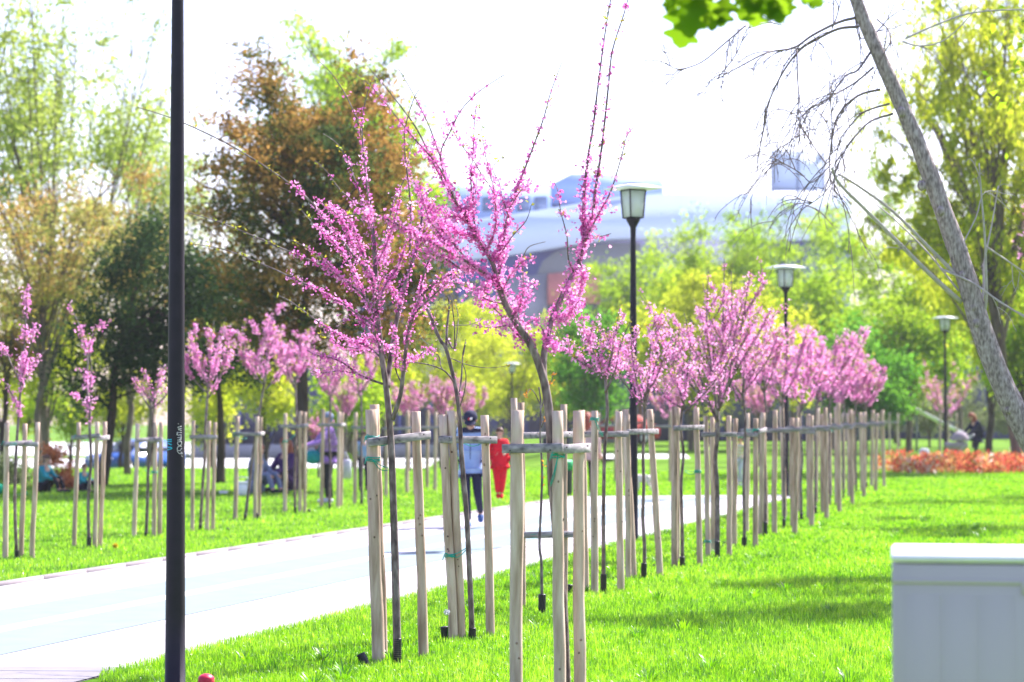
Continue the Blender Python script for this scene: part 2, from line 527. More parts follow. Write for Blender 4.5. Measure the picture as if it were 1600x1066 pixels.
BARE = [(*ground(a, b)[:2], .06) for a, b in ((621, 1037), (738, 1000), (847, 958), (943, 928), (1006, 904), (1066, 888), (1121, 872), (1163, 856), (575, 1041), (697, 1000), (322, 1080), (889, 926), (139, 856), (26, 873))]


def blades(n, y0, y1, x0f, x1f, h, wd, mask, power=1.0):
    t = RNG.random(n)
    y = y0 * (y1 / y0) ** (t ** power)
    x = (x0f + (x1f - x0f) * RNG.random(n)) * y
    k = mask(x, y); x, y = x[k], y[k]
    n = len(x)
    bare = np.ones(n, bool)
    for (gx, gy, gr) in BARE:
        bare &= ((x - gx) / gr) ** 2 + ((y - gy + gr * 1.2) / (gr * 2.2)) ** 2 > 1
    x, y = x[bare], y[bare]; n = len(x)
    P = np.stack([x, y, np.zeros(n)], 1)
    # clumpy height and tone
    tone = np.array([noise.noise((a * .9, b * .5, 0)) for a, b in zip(x, y)]) if n < 60000 else (np.sin(x * 2.1 + np.sin(y * 1.3) * 2) * np.sin(y * .9 + x * .7)) * .5
    hh = (h * (.55 + .8 * RNG.random(n)) * (1 + .35 * tone))[:, None]
    wv = (wd * (.7 + .6 * RNG.random(n)) * np.maximum(1, y / 20))[:, None]
    az = RNG.random(n) * 2 * PI
    s = np.stack([np.cos(az), np.sin(az), np.zeros(n)], 1)
    la = RNG.random(n) * 2 * PI; lm = (RNG.random(n) ** 1.5)[:, None]
    lean = np.stack([np.cos(la), np.sin(la), np.zeros(n)], 1) * lm
    up = np.array([0, 0, 1.0])
    m1 = P + up * hh * .55 + lean * hh * .22
    tip = P + up * hh * (1 - .35 * lm) + lean * hh * .75
    P0 = P - up * .01
    V = np.stack([P0 - s * wv, P0 + s * wv, m1 + s * wv * .8, m1 - s * wv * .8, tip], 1).reshape(-1, 3)
    b = np.arange(n)[:, None] * 5
    tuft = np.sin(x * 23 + 3 * np.sin(y * 9)) * np.sin(y * 17 + 2 * np.sin(x * 11))
    rn = np.clip(.46 + .24 * tone + .16 * tuft + .75 * (RNG.random(n) - .5), 0, 1)
    return V, b + np.array([0, 1, 2, 3]), b + np.array([3, 2, 4]), np.repeat(rn, 5)


right_mask = lambda x, y: (right_of_R(x, y) > -.02 - .05 * RNG.random(x.shape)) | (y > YEND + .6)
left_mask = lambda x, y: (right_of_L(x, y) < -.10) & (y < 70)
mb = MB()
for (n, y0, y1, a, b, h, wd, mk) in (
        (270000, 13.6, 24, -.17, .225, .054, .0020, right_mask),
        (170000, 24, 44, -.06, .225, .052, .0027, right_mask),
        (90000, 44, 66, -.03, .225, .052, .0036, right_mask),
        (120000, 20, 70, -.225, .05, .055, .0026, left_mask)):
    V, q, t, r = blades(n, y0, y1, a, b, h, wd, mk)
    mb.add(V, [q, t], r)
for k in range(150):
    tx, ty_ = RNG.uniform(-2.5, 8), 14 + 30 * RNG.random() ** 1.5
    if not right_of_R(tx, ty_) > .15: continue
    n = 46; a_ = RNG.random(n) * 2 * PI; rr_ = RNG.random(n) * .07
    P = np.stack([tx + np.cos(a_) * rr_, ty_ + np.sin(a_) * rr_, np.zeros(n)], 1)
    o_ = np.stack([np.cos(a_), np.sin(a_), np.zeros(n)], 1)
    hh = (.05 + .06 * RNG.random(n))[:, None]; s_ = np.stack([-np.sin(a_), np.cos(a_), np.zeros(n)], 1) * .0035
    up = np.array([0, 0, 1.0]); m1 = P + up * hh * .65 + o_ * hh * .25; tp_ = P + up * hh + o_ * hh * (.5 + .5 * RNG.random(n))[:, None]
    V = np.stack([P - s_, P + s_, m1 + s_, m1 - s_, tp_], 1).reshape(-1, 3); b_ = np.arange(n)[:, None] * 5
    mb.add(V, [b_ + np.array([0, 1, 2, 3]), b_ + np.array([3, 2, 4])], np.repeat(np.clip(RNG.random() * .38 + .18 * RNG.random(n), 0, 1), 5))
tag(mb.build('grass', M['grass']), 'bright green lawn grass on both sides of the path', 'grass', kind='stuff')

# ------------------------------------------------------------------ stakes


def px_ground_any(px, py):
    return ground(px, py, 0)


def stake_support(label, stakes, bars, group, ties=(), tone=.5, name='tree_support'):
    """stakes: (xbase, ybase, xtop, ytop, diameter px); bars: (i, j, y px, tone) boards nailed across"""
    bases = [ground(s[0], s[1]) for s in stakes]
    cx = sum((b for b in bases), Vector()) / len(bases)
    root = empty(name, (cx.x, cx.y, 0))
    tag(root, label, 'tree support', group)
    info = []
    for s, b in zip(stakes, bases):
        m = MB()
        top = at(s[2], s[3], b.y + RNG.normal() * .02)
        r = s[4] * mpp(b.y) / 2
        n = 7
        pts = []; rad = []
        for k in range(n):
            t = k / (n - 1)
            q = b.lerp(top, t) + Vector((RNG.normal(), RNG.normal(), 0)) * .003
            if k == 0: q = b - Vector((0, 0, .15))
            if k == n - 1: q = top
            pts.append(q); rad.append(r * (1.06 - .12 * t) * (1 + RNG.normal() * .025))
        tn = min(max(.3 + .6 * tone + RNG.normal() * .16, .2), 1)
        tube(m, pts, rad, 10, 2, rnd=tn)
        if b.y < 26:
            for k in range(4):
                t = RNG.random() * .92 + .05
                q = b.lerp(top, t); a = -PI / 2 + RNG.normal() * .6
                rr = r * (1.06 - .12 * t)
                nrm = Vector((math.cos(a), math.sin(a), 0))
                tx = Vector((-nrm.y, nrm.x, 0))
                ellipsoid(m, q + nrm * rr * .97, (.005 + .004 * RNG.random(), .0035, .008), 8, 4, (tx, nrm, Vector((0, 0, 1))), rnd=-.35)
        so = m.build('stake', M['stake'], root, smooth=False)
        so.data.polygons.foreach_set('use_smooth', np.array([len(p.vertices) == 4 for p in so.data.polygons]))
        info.append((b, top, r))
    for (i, j, y, tn) in bars:
        b0, t0, r0 = info[i]; b1, t1, r1 = info[j]
        z = at(stakes[i][0], y, b0.y).z
        def pt(b, t, z): return b.lerp(t, min(max(z / max(t.z, .1), 0), 1))
        a = pt(b0, t0, z); c = pt(b1, t1, z + RNG.normal() * .012)
        d = (c - a).normalized()
        nrm = Vector((d.y, -d.x, 0)).normalized()
        if nrm.y > 0: nrm = -nrm
        m = MB()
        off = nrm * (max(r0, r1) + .010)
        e = .075 if (c - a).length > .25 else .05
        plank(m, a + off - d * e, c + off + d * e, .055, .024, tn)
        for q in (a, c):
            for dz in (-.012, .012):
                ellipsoid(m, q + off + nrm * .012 + Vector((dz * .6, 0, dz)), (.005, .003, .005), 8, 4, rnd=-1.5)
        m.build('crossbar', M['plank'], root)
    for (i, y, tx, ty_) in ties:
        b0, t0, r0 = info[i]
        z = at(stakes[i][0], y, b0.y).z
        q = b0.lerp(t0, z / t0.z)
        m = MB()
        for k in range(3):
            ring = [q + Vector((math.cos(a) * (r0 + .006), math.sin(a) * (r0 + .006), (k - 1) * .009 + RNG.normal() * .003)) for a in np.linspace(0, 2 * PI, 13)]
            tube(m, ring, [.0035] * 13, 5, 1)
        e = at(tx, ty_, b0.y + .02)
        mid = q.lerp(e, .5) + Vector((0, -.03, -.03))
        st = q + Vector((0, -r0 - .004, 0))
        tube(m, [st, mid, e], [.003] * 3, 5, 4)
        tube(m, [st, mid + Vector((.0, 0, .03)), e + Vector((0, 0, .015))], [.003] * 3, 5, 4)
        tube(m, [st, st + Vector((-.03, -.02, .02)), st + Vector((-.05, -.02, -.03))], [.003] * 3, 5, 3)
        m.build('tie', M['tie'], root)
    return root


def guard(px, py, h_px, d_px, label, tilt=(0, 0), name='trunk_guard', group='black trunk guards at the young trees', mat='pipe', cat='pipe'):
    b = ground(px, py)
    h = h_px * mpp(b.y); r = d_px * mpp(b.y) / 2
    m = MB(); n = max(6, int(h / .012)) if b.y < 30 else 7
    pts = []; rad = []
    for k in range(n * 2 + 1):
        t = k / (n * 2)
        pts.append(b + Vector((tilt[0] * t * h, tilt[1] * t * h, h * t - .02)))
        rad.append(r * (1.0 if k % 2 else .84))
    tube(m, pts, rad, 12, 1)
    o = m.build(name, M[mat], None, smooth=False, origin=b)
    return tag(o, label, cat, group)


# ------------------------------------------------------------------ redbuds
class Redbud:
    def __init__(self, base, label, group, mat='blossom', size=.016, name='redbud_tree', cat='tree', petals=5):
        self.root = empty(name, (base.x, base.y, base.z))
        tag(self.root, label, cat, group)
        self.w = MB(); self.b = MB(); self.l = MB(); self.o = MB()
        self.size = size; self.mat = mat; self.petals = petals; self.loose = .38 if mat == 'blossom_far' else .72

    def branch(self, pts, r0, r1, bloom=None, buds=None, sides=6, sub=4, orange=None):
        """bloom: (t0, t1, clusters per metre, spread)"""
        n = len(pts)
        P, R = tube(self.w, pts, np.linspace(r0, r1, n), sides, sub)
        seg = np.linalg.norm(np.diff(P, axis=0), axis=1); S = np.concatenate([[0], np.cumsum(seg)]); T = S[-1]
        def sample(t):
            s = np.asarray(t) * T
            return np.stack([np.interp(s, S, P[:, k]) for k in range(3)], 1)
        if bloom:
            t0, t1, dens, spread = bloom
            nc = max(1, int(T * (t1 - t0) * dens))
            t = t0 + (t1 - t0) * (np.arange(nc) + RNG.random(nc) * .8) / nc
            # thicker near the start, thinner to the tip
            keep = RNG.random(nc) < np.clip(1.15 - .55 * (t - t0) / (t1 - t0), 0, 1)
            ph, fq = RNG.random() * 6.3, 2.2 * T / .16
            keep &= RNG.random(nc) < np.clip(self.loose + (1 - self.loose) * (1.15 * np.sin(ph + t * fq + 1.3 * np.sin(ph * 3 + t * fq * .37)) + .35), 0, 1)
            C = sample(t[keep]); k = len(C)
            m = self.petals
            C = np.repeat(C, m, 0) + RNG.normal(size=(k * m, 3)) * (spread * .55 * np.repeat(.45 + 1.0 * RNG.random(k) ** 2, m))[:, None]
            tone = np.repeat(RNG.random(k), m) * .6 + RNG.random(k * m) * .4
            kites(self.b, np.repeat(C, 2, 0), self.size, .85, rnd=np.repeat(tone, 2), fold=.22)
        if buds:
            t0, dens = buds
            nc = max(1, int(T * (1 - t0) * dens))
            C = sample(t0 + (1 - t0) * RNG.random(nc))
            C = np.repeat(C, 3, 0) + RNG.normal(size=(nc * 3, 3)) * .008
            kites(self.o if orange else self.l, C, max(.024, self.size * 1.3), .55, bias=(0, 0, .6))
        return sample

    def done(self):
        self.w.build('trunk', M['bark_red'], self.root, smooth=True)
        if self.b.n: self.b.build('blossom', M[self.mat], self.root)
        if self.l.n: self.l.build('foliage', M['bud'], self.root)
        if self.o.n: self.o.build('foliage', M['bud_orange'], self.root)
        return self.root


def pxpath(pts, Y, d0=0, d1=0):
    n = len(pts)
    return [at(x, y, Y + d0 + (d1 - d0) * k / max(n - 1, 1)) for k, (x, y) in enumerate(pts)]


G_PATH = 'young redbud trees in the row beside the path'
G_LEFT = 'young redbud trees on the lawn across the path'
G_BACK = 'redbud trees in the background'
S_PATH = 'three-stake tree supports beside the path'
S_LEFT = 'three-stake tree supports on the lawn across the path'

# --- tree A: the big many-branched one on the left
YA = ground(621, 1037).y
A = Redbud(ground(621, 1037), 'largest left redbud, magenta blossom on long thin branches reaching left across the pole', G_PATH, size=.017)
p = lambda pts, d0=0, d1=0: pxpath(pts, YA, d0, d1)
mp_ = mpp(YA)
A.branch(p([(621, 1030), (618, 900), (615, 800), (611, 690), (604, 610), (597, 560), (590, 490), (586, 410), (584, 370)]), 6.5 * mp_, 3.0 * mp_, (.78, 1, 90, .03), None, 10)
A.branch(p([(605, 605), (607, 585), (612, 547), (618, 511), (626, 472), (634, 440), (645, 408), (655, 372), (662, 322), (671, 296)], 0, .5), 4.5 * mp_, 1.6 * mp_, (.35, 1, 95, .03), None, 8)
A.branch(p([(613, 655), (626, 616), (633, 555), (640, 511), (655, 469), (672, 449), (690, 436), (716, 424)], 0, -.4), 3.8 * mp_, 1.2 * mp_, (.28, 1, 95, .03), (.8, 12), 8)
A.branch(p([(655, 469), (662, 430), (675, 395), (690, 360), (700, 330)], -.2, -.5), 2 * mp_, .9 * mp_, (.0, 1, 95, .03), (.8, 8))
A.branch(p([(640, 511), (650, 488), (668, 470), (690, 450), (715, 430), (742, 423)], -.2, -.7), 2 * mp_, .8 * mp_, (.1, 1, 70, .03), (.6, 14))
lefts = [
    ([(590, 490), (580, 434), (552, 399), (520, 357), (480, 310), (440, 278), (365, 230), (300, 198), (255, 180), (215, 168)], 2.6, .6, (.05, .5, 110), (.45, 12), -.9),
    ([(590, 500), (568, 463), (536, 437), (504, 416), (440, 388), (370, 358), (330, 343), (296, 333)], 2.3, .6, (.0, .52, 100), (.45, 16), -.5),
    ([(589, 512), (560, 492), (540, 477), (500, 455), (440, 426), (400, 409), (350, 390), (292, 380)], 2.2, .6, (.0, .5, 90), (.42, 16), .3),
    ([(596, 560), (575, 541), (545, 531), (510, 512), (480, 490), (452, 470), (432, 461)], 1.8, .6, (.05, .6, 90), (.5, 16), .8),
    ([(598, 600), (575, 592), (558, 584), (540, 570), (520, 560), (498, 556), (480, 548)], 2.0, .7, (.15, .95, 90), (.6, 10), -.4),
    ([(558, 584), (530, 580), (505, 583), (488, 580)], 1.2, .6, (.0, 1, 60), (.6, 10), -.5),
    ([(536, 437), (520, 420), (500, 400), (475, 385), (455, 375)], 1.1, .5, (.0, .7, 70), (.4, 16), -.6),
    ([(568, 463), (555, 430), (535, 395), (512, 370), (490, 350), (468, 325)], 1.3, .5, (.0, .8, 110), (.6, 10), .5),
    ([(552, 399), (545, 370), (530, 340), (505, 318), (490, 310)], 1.3, .5, (.0, 1, 110), (.8, 8), .0),
    ([(590, 490), (600, 450), (620, 420), (632, 390), (640, 360)], 1.6, .6, (.0, 1, 95), (.8, 8), .2),
    ([(588, 450), (575, 415), (560, 380), (548, 345), (530, 330), (515, 318)], 1.5, .5, (.0, 1, 120), None, .4),
    ([(586, 420), (600, 390), (612, 360), (620, 330), (626, 300)], 1.4, .5, (.0, 1, 90), (.8, 8), -.3),
    ([(604, 560), (580, 515), (560, 500), (540, 500), (520, 508)], 1.2, .5, (.1, .9, 60), (.7, 12), -.2),
    ([(626, 472), (610, 450), (602, 420), (606, 390)], 1.2, .5, (.0, 1, 80), None, .4),
    ([(612, 547), (590, 535), (575, 525), (560, 545), (548, 552)], 1.2, .5, (.0, 1, 90), None, .3),
    ([(633, 555), (650, 560), (668, 545), (680, 552)], 1.1, .5, (.0, 1, 55), (.6, 14), -.5),
    ([(628, 600), (618, 575), (620, 540), (612, 505)], 1.4, .6, (.3, 1, 70), None, -.2),
    ([(560, 545), (535, 540), (515, 528), (496, 522)], 1.0, .4, (0, .7, 60), (.5, 14), .2),
]
for pts, a, b, bl, bu, dd in lefts:
    A.branch(p(pts, 0, dd), a * mp_, b * mp_, (bl[0], bl[1], bl[2], .03), bu)
ups = [
    ([(585, 372), (582, 340), (570, 251), (564, 206), (548, 164), (522, 120), (497, 94), (478, 73)], .5),
    ([(584, 380), (577, 325), (567, 229), (567, 181), (576, 139), (590, 108)], .2),
    ([(640, 400), (642, 350), (640, 302), (633, 243), (633, 201), (646, 156), (655, 140)], -.3),
    ([(580, 360), (570, 327), (548, 263), (528, 226), (505, 209)], .0),
    ([(575, 350), (548, 313), (530, 295), (510, 268), (492, 251)], -.4),
    ([(660, 330), (655, 300), (640, 270), (640, 240), (648, 215)], .6),
    ([(600, 395), (606, 350), (618, 310), (632, 280), (640, 262)], .3),
]
for pts, dd in ups:
    A.branch(p(pts, 0, dd), 1.5 * mp_, .5 * mp_, (.0, .75, 36, .03), (.45, 12))
A.done()

# --- tree C: the tall forked one in the middle
YC = ground(884, 1084).y
C_ = Redbud(ground(884, 1084), 'tall forked redbud with bright pink blossom and two upright shoots reaching the top', G_PATH, size=.019)
p = lambda pts, d0=0, d1=0: pxpath(pts, YC, d0, d1)
mc = mpp(YC)
C_.branch(p([(884, 1084), (879, 950), (870, 830), (863, 740), (859, 655), (853, 610), (847, 585), (831, 542), (806, 504), (790, 475), (778, 442)]), 8.5 * mc, 4.8 * mc, (.86, 1, 70, .03), None, 12)
C_.branch(p([(850, 598), (849, 570), (854, 530), (866, 491), (886, 447), (905, 408), (914, 373)], 0, .3), 6 * mc, 3.2 * mc, (.25, 1, 130, .035), None, 10)
big = [
    # right stem shoots
    ([(914, 373), (912, 340), (913, 298), (920, 239), (927, 197), (933, 146), (941, 84), (947, 42), (954, 0), (958, -30)], 2.6, .7, (0, .33, 120), .3, .5),
    ([(908, 400), (925, 340), (931, 293), (941, 225), (950, 141), (957, 79), (974, 25), (984, -12)], 2.6, .7, (0, .36, 120), .3, .2),
    ([(912, 380), (935, 335), (954, 300), (971, 245), (979, 214), (993, 194)], 1.6, .5, (0, .5, 80), .3, -.2),
    ([(897, 425), (888, 405), (886, 370), (876, 330), (872, 300), (866, 285)], 1.4, .5, (0, 1, 34), .5, -.3),
    ([(886, 447), (892, 470), (905, 480), (912, 500)], 1.2, .6, (0, 1, 110), 0, -.3),
    ([(905, 408), (912, 430), (906, 455), (900, 478)], 1.3, .6, (0, 1, 120), 0, .3),
    ([(866, 491), (880, 500), (890, 490), (905, 470)], 1.4, .6, (0, 1, 110), 0, -.4),
    ([(854, 530), (865, 540), (872, 545)], 1.2, .8, (0, 1, 130), 0, -.2),
    ([(854, 530), (846, 512), (838, 500), (822, 508)], 1.0, .5, (0, 1, 50), 0, .2),
    ([(914, 373), (930, 372), (955, 365)], 1.0, .5, (0, .5, 30), .6, -.3),
    # left stem, upright part
    ([(778, 442), (782, 410), (790, 354), (800, 315), (810, 290), (836, 222), (850, 183), (861, 143), (881, 90)], 2.8, .5, (0, .48, 125), .4, .3),
    ([(795, 340), (785, 310), (780, 285), (770, 262), (790, 240)], 1.3, .5, (0, .7, 60), .3, .4),
    ([(800, 320), (812, 300), (825, 290), (845, 280)], 1.2, .5, (0, .8, 60), .3, -.3),
    ([(780, 400), (800, 370), (822, 345), (830, 320)], 1.3, .5, (0, .7, 50), .3, -.3),
    # left limb going up-left
    ([(778, 442), (768, 408), (745, 373), (725, 335), (697, 291), (677, 254), (649, 198), (607, 142), (573, 102)], 3.6, .5, (.1, .62, 130), .4, .0),
    ([(720, 330), (700, 290), (683, 257), (638, 206), (607, 167), (573, 128), (546, 107)], 1.6, .5, (0, .85, 55), .5, -.4),
    ([(735, 350), (712, 312), (700, 280), (674, 206), (660, 175), (638, 133), (621, 105)], 1.6, .5, (0, .8, 55), .6, .4),
    ([(705, 305), (688, 245), (705, 203), (722, 170), (750, 142), (780, 122), (790, 116)], 1.2, .5, (0, .12, 40), .9, -.2),
    ([(745, 373), (738, 320), (736, 274), (739, 240), (742, 181), (747, 153)], 1.5, .5, (0, .95, 70), .6, .4),
    ([(775, 330), (770, 300), (752, 272), (738, 248), (720, 225), (700, 190), (690, 170)], 1.2, .5, (0, .9, 44), .6, -.4),
    ([(760, 395), (775, 350), (772, 300), (765, 270), (757, 235), (752, 200)], 1.3, .5, (0, .9, 60), .6, -.5),
    ([(725, 335), (740, 310), (745, 285), (741, 265)], 1.3, .5, (0, 1, 110), .9, .2),
    # left horizontal limb
    ([(778, 442), (743, 418), (711, 399), (670, 377), (638, 361), (600, 341), (565, 335), (536, 337)], 2.8, .9, (0, .9, 150), .5, -.6),
    ([(743, 418), (720, 420), (698, 405), (680, 400), (660, 395)], 1.6, .6, (0, 1, 120), .8, -.2),
    ([(755, 425), (725, 400), (700, 370), (680, 345), (668, 320), (650, 300)], 1.8, .6, (0, 1, 120), .8, .3),
    ([(711, 399), (690, 370), (672, 345), (660, 310), (655, 285)], 1.3, .5, (0, 1, 100), .8, -.3),
    ([(745, 373), (720, 365), (700, 352), (672, 350)], 1.5, .5, (0, 1, 130), .8, .4),
    ([(725, 335), (710, 340), (690, 330), (672, 318)], 1.3, .5, (0, 1, 110), .8, -.2),
    ([(790, 475), (765, 470), (740, 455), (720, 445), (703, 440)], 1.3, .5, (0, 1, 70), .6, .2),
    ([(806, 504), (780, 511), (755, 511), (742, 506)], 1.3, .5, (.1, 1, 60), .7, -.3),
    ([(828, 538), (800, 515), (780, 490), (764, 475)], 1.8, .6, (0, 1, 70), .7, .3),
    ([(831, 542), (820, 520), (806, 488), (798, 470), (780, 440), (772, 420)], 2.4, 1.0, (0, 1, 90), 0, .4),
    ([(800, 495), (812, 480), (818, 455), (817, 425), (819, 399), (828, 385), (852, 378)], 1.3, .5, (0, .65, 85), .5, -.2),
    ([(806, 488), (822, 470), (832, 455), (838, 440)], 1.1, .5, (0, 1, 60), .8, .2),
    ([(785, 455), (798, 430), (815, 410), (834, 402)], 1.2, .5, (0, 1, 60), .6, -.3),
    ([(768, 408), (785, 385), (788, 360)], 1.4, .6, (0, 1, 120), 0, .2),
    ([(778, 442), (760, 448), (748, 462), (752, 480)], 1.2, .6, (0, 1, 100), 0, -.3),
]
for pts, a, b, bl, bu, dd in big:
    C_.branch(p(pts, 0, dd), a * mc, b * mc, (bl[0], bl[1], bl[2] * 1.1, .042), (bu, 9) if bu else None)
    if bl[1] < .6:  # blossoms thin out along the long shoots
        C_.branch(p(pts, 0, dd), b * mc * .5, b * mc * .5, (bl[1], .97, 22, .02), None)
C_.done()

# --- tree B: nearly bare
YB = ground(738, 1000).y
B = Redbud(ground(738, 1000), 'nearly bare young redbud with dark twigs, between the big left and middle redbuds', G_PATH)
p = lambda pts, d0=0, d1=0: pxpath(pts, YB, d0, d1)
mb_ = mpp(YB)
B.branch(p([(738, 995), (734, 900), (729, 800), (722, 720), (720, 687), (717, 640), (711, 600), (697, 545), (688, 532), (675, 500), (666, 480)]), 4.6 * mb_, 2.2 * mb_, (.93, 1, 60, .03), None, 9)
for pts, a, b, bl, bu, dd in [
    ([(697, 545), (699, 505), (702, 480), (700, 463)], 2.0, 1.0, (0.3, .8, 12), .6, .1),
    ([(699, 530), (709, 545), (710, 510), (706, 470), (708, 455)], 1.3, .6, (0, .1, 4), .5, -.2),
    ([(711, 600), (695, 580), (670, 570), (640, 566), (620, 568)], 1.4, .6, (0, .1, 4), .8, -.3),
    ([(717, 620), (721, 590), (723, 560), (728, 535)], 1.5, .9, (0, .1, 4), .7, .2),
    ([(719, 635), (726, 610), (728, 585), (722, 560), (728, 530)], 1.0, .5, (0, .1, 4), .6, -.2),
    ([(705, 560), (730, 570), (760, 575), (785, 573), (800, 570)], .9, .4, (0, .1, 4), .7, -.2),
    ([(709, 508), (730, 508), (745, 503), (755, 497)], .8, .4, (0, .1, 4), .7, .2),
    ([(711, 545), (716, 500), (712, 475)], 1.0, .5, (0, .1, 4), .5, .3),
    ([(690, 533), (680, 520), (678, 500), (680, 485)], 1.0, .5, (0, .1, 4), .5, .2),
    ([(708, 590), (690, 575), (685, 555), (660, 530), (655, 515)], .9, .4, (0, .1, 4), .5, .3),
]:
    B.branch(p(pts, 0, dd), a * mb_, b * mb_, (bl[0], bl[1], bl[2], .03), (bu, 16))
B.done()

# --- tree D: thin whip with orange buds behind the front stakes
YD = ground(847, 958).y
D = Redbud(ground(847, 958), 'thin leafless whip with orange buds, behind the nearest three stakes', G_PATH, name='tree_sapling')
p = lambda pts, d0=0, d1=0: pxpath(pts, YD, d0, d1)
md = mpp(YD)
D.branch(p([(847, 950), (846, 880), (843, 850), (846, 780), (847, 730), (844, 680), (845, 630), (842, 605)]), 2.6 * md, 1.2 * md, None, (.5, 10), 7, orange=True)
D.branch(p([(845, 640), (852, 620), (860, 600), (866, 582)], 0, .2), 1.1 * md, .6 * md, None, (.4, 40), orange=True)
D.branch(p([(844, 632), (836, 615), (828, 608), (822, 620)], 0, -.2), 1.0 * md, .5 * md, None, (.4, 36), orange=True)
D.branch(p([(846, 668), (851, 655), (853, 652)], 0, -.1), 1.0 * md, .6 * md, None, (.4, 60), orange=True)
D.done()


def grow_redbud(base, fork_z, top_z, width, label, group, seed, dens=60, mat='blossom', r=.022, lean=0.0, nmain=5, size=.018, petals=4, shape='vase', sway=.02):
    """a young redbud grown by rule: stem, forked limbs, blossom-clad side shoots"""
    rs = random.Random(seed)
    T = Redbud(base, label, group, mat, size, petals=petals)
    pts = []
    n = 6
    for k in range(n + 1):
        t = k / n
        pts.append(base + Vector((lean * t * fork_z + rs.gauss(0, sway) * t, rs.gauss(0, sway) * t, fork_z * t)))
    T.branch(pts, r, r * .68, None, None, 8)
    top = pts[-1]
    H = top_z - fork_z
    for k in range(nmain):
        a = 2 * PI * (k + rs.random() * .7) / nmain
        sp = width * (.5 if shape == 'vase' else .25) * (.35 + .75 * rs.random())
        hh = H * (.62 + .42 * rs.random()) if k else H
        if k == 0: sp *= .25
        dirv = Vector((math.cos(a) * sp, math.sin(a) * sp * .8, 0))
        st = top - Vector((0, 0, rs.random() * fork_z * .10))
        bs_ = .045 if size > .03 else .04
        q = [st, st + dirv * .45 + Vector((0, 0, hh * .28)), st + dirv * .78 + Vector((rs.gauss(0, .03), 0, hh * .62)), st + dirv + Vector((rs.gauss(0, .05), 0, hh))]
        s = T.branch(q, r * .6, r * .14, (.12, .96, dens, bs_), (.4, 14))
        for m in range(rs.randint(4, 6)):
            t = .15 + .7 * rs.random()
            o = Vector(s([t])[0])
            aa = a + rs.gauss(0, 1.1)
            Ls = H * (.22 + .3 * rs.random()) * (1.1 - t * .5)
            d = Vector((math.cos(aa) * .62, math.sin(aa) * .62, .75 + .3 * rs.random())).normalized() * Ls
            s2 = T.branch([o, o + d * .5 + Vector((0, 0, -.02 * Ls)), o + d], r * .24, r * .09, (.05, .98, dens, bs_), (.3, 16))
            if rs.random() < .6:
                o2 = Vector(s2([.3 + .4 * rs.random()])[0])
                d2 = Vector((rs.gauss(0, .6), rs.gauss(0, .6), .8)).normalized() * Ls * .5
                T.branch([o2, o2 + d2 * .5, o2 + d2], r * .15, r * .07, (0, .95, dens, bs_), (.2, 18))
    T.done()
    return T.root


# path row, tree by tree: (base px, fork y, top y, width px, dens, words)
row = [
    (943, 928, 588, 470, 130, 60, 'thin redbud with pale pink crown left of the second lamp post'),
    (1006, 904, 615, 478, 110, 60, 'thin redbud standing close in front of the second lamp post'),
    (1066, 887, 620, 486, 130, 44, 'slim redbud with sparse low blossom just right of the second lamp post'),
    (1121, 871, 640, 398, 160, 64, 'tallest pink redbud between the second and third lamp posts, dark straight stems'),
    (1163, 855, 612, 455, 120, 60, 'redbud with a forked dark stem next right of the tallest far redbud'),
    (1196, 837, 610, 492, 90, 55, 'thin redbud just left of the third lamp post'),
    (1225, 826, 620, 488, 100, 70, 'redbud whose crown hides the third lamp post pole'),
    (1252, 813, 625, 500, 95, 75, 'first redbud right of the third lamp post in the dense pink row'),
    (1274, 804, 620, 505, 90, 80, 'second redbud right of the third lamp post in the dense pink row'),
    (1297, 792, 620, 498, 90, 85, 'third redbud right of the third lamp post in the dense pink row'),
    (1318, 780, 625, 515, 85, 85, 'fourth redbud right of the third lamp post in the dense pink row'),
    (1338, 771, 625, 525, 80, 85, 'last but one redbud at the far end of the pink row'),
    (1353, 764, 630, 540, 95, 80, 'farthest redbud at the right end of the pink row'),
]
for k, (bx, by, fy, ty, wpx, dens, lab) in enumerate(row):
    b = ground(bx, by); m_ = mpp(b.y)
    far = b.y > 26
    grow_redbud(b, at(bx, fy, b.y).z, at(bx, ty, b.y).z, wpx * m_ * 1.3, lab, G_PATH, 100 + k, dens=dens * (1.0 if b.y < 30 else .9), mat='blossom_far' if k > 0 else 'blossom_far',
                r=(.020 if k != 3 else .032), nmain=6 if k != 3 else 8, size=.021 + .0005 * max(0, b.y - 22), petals=4)
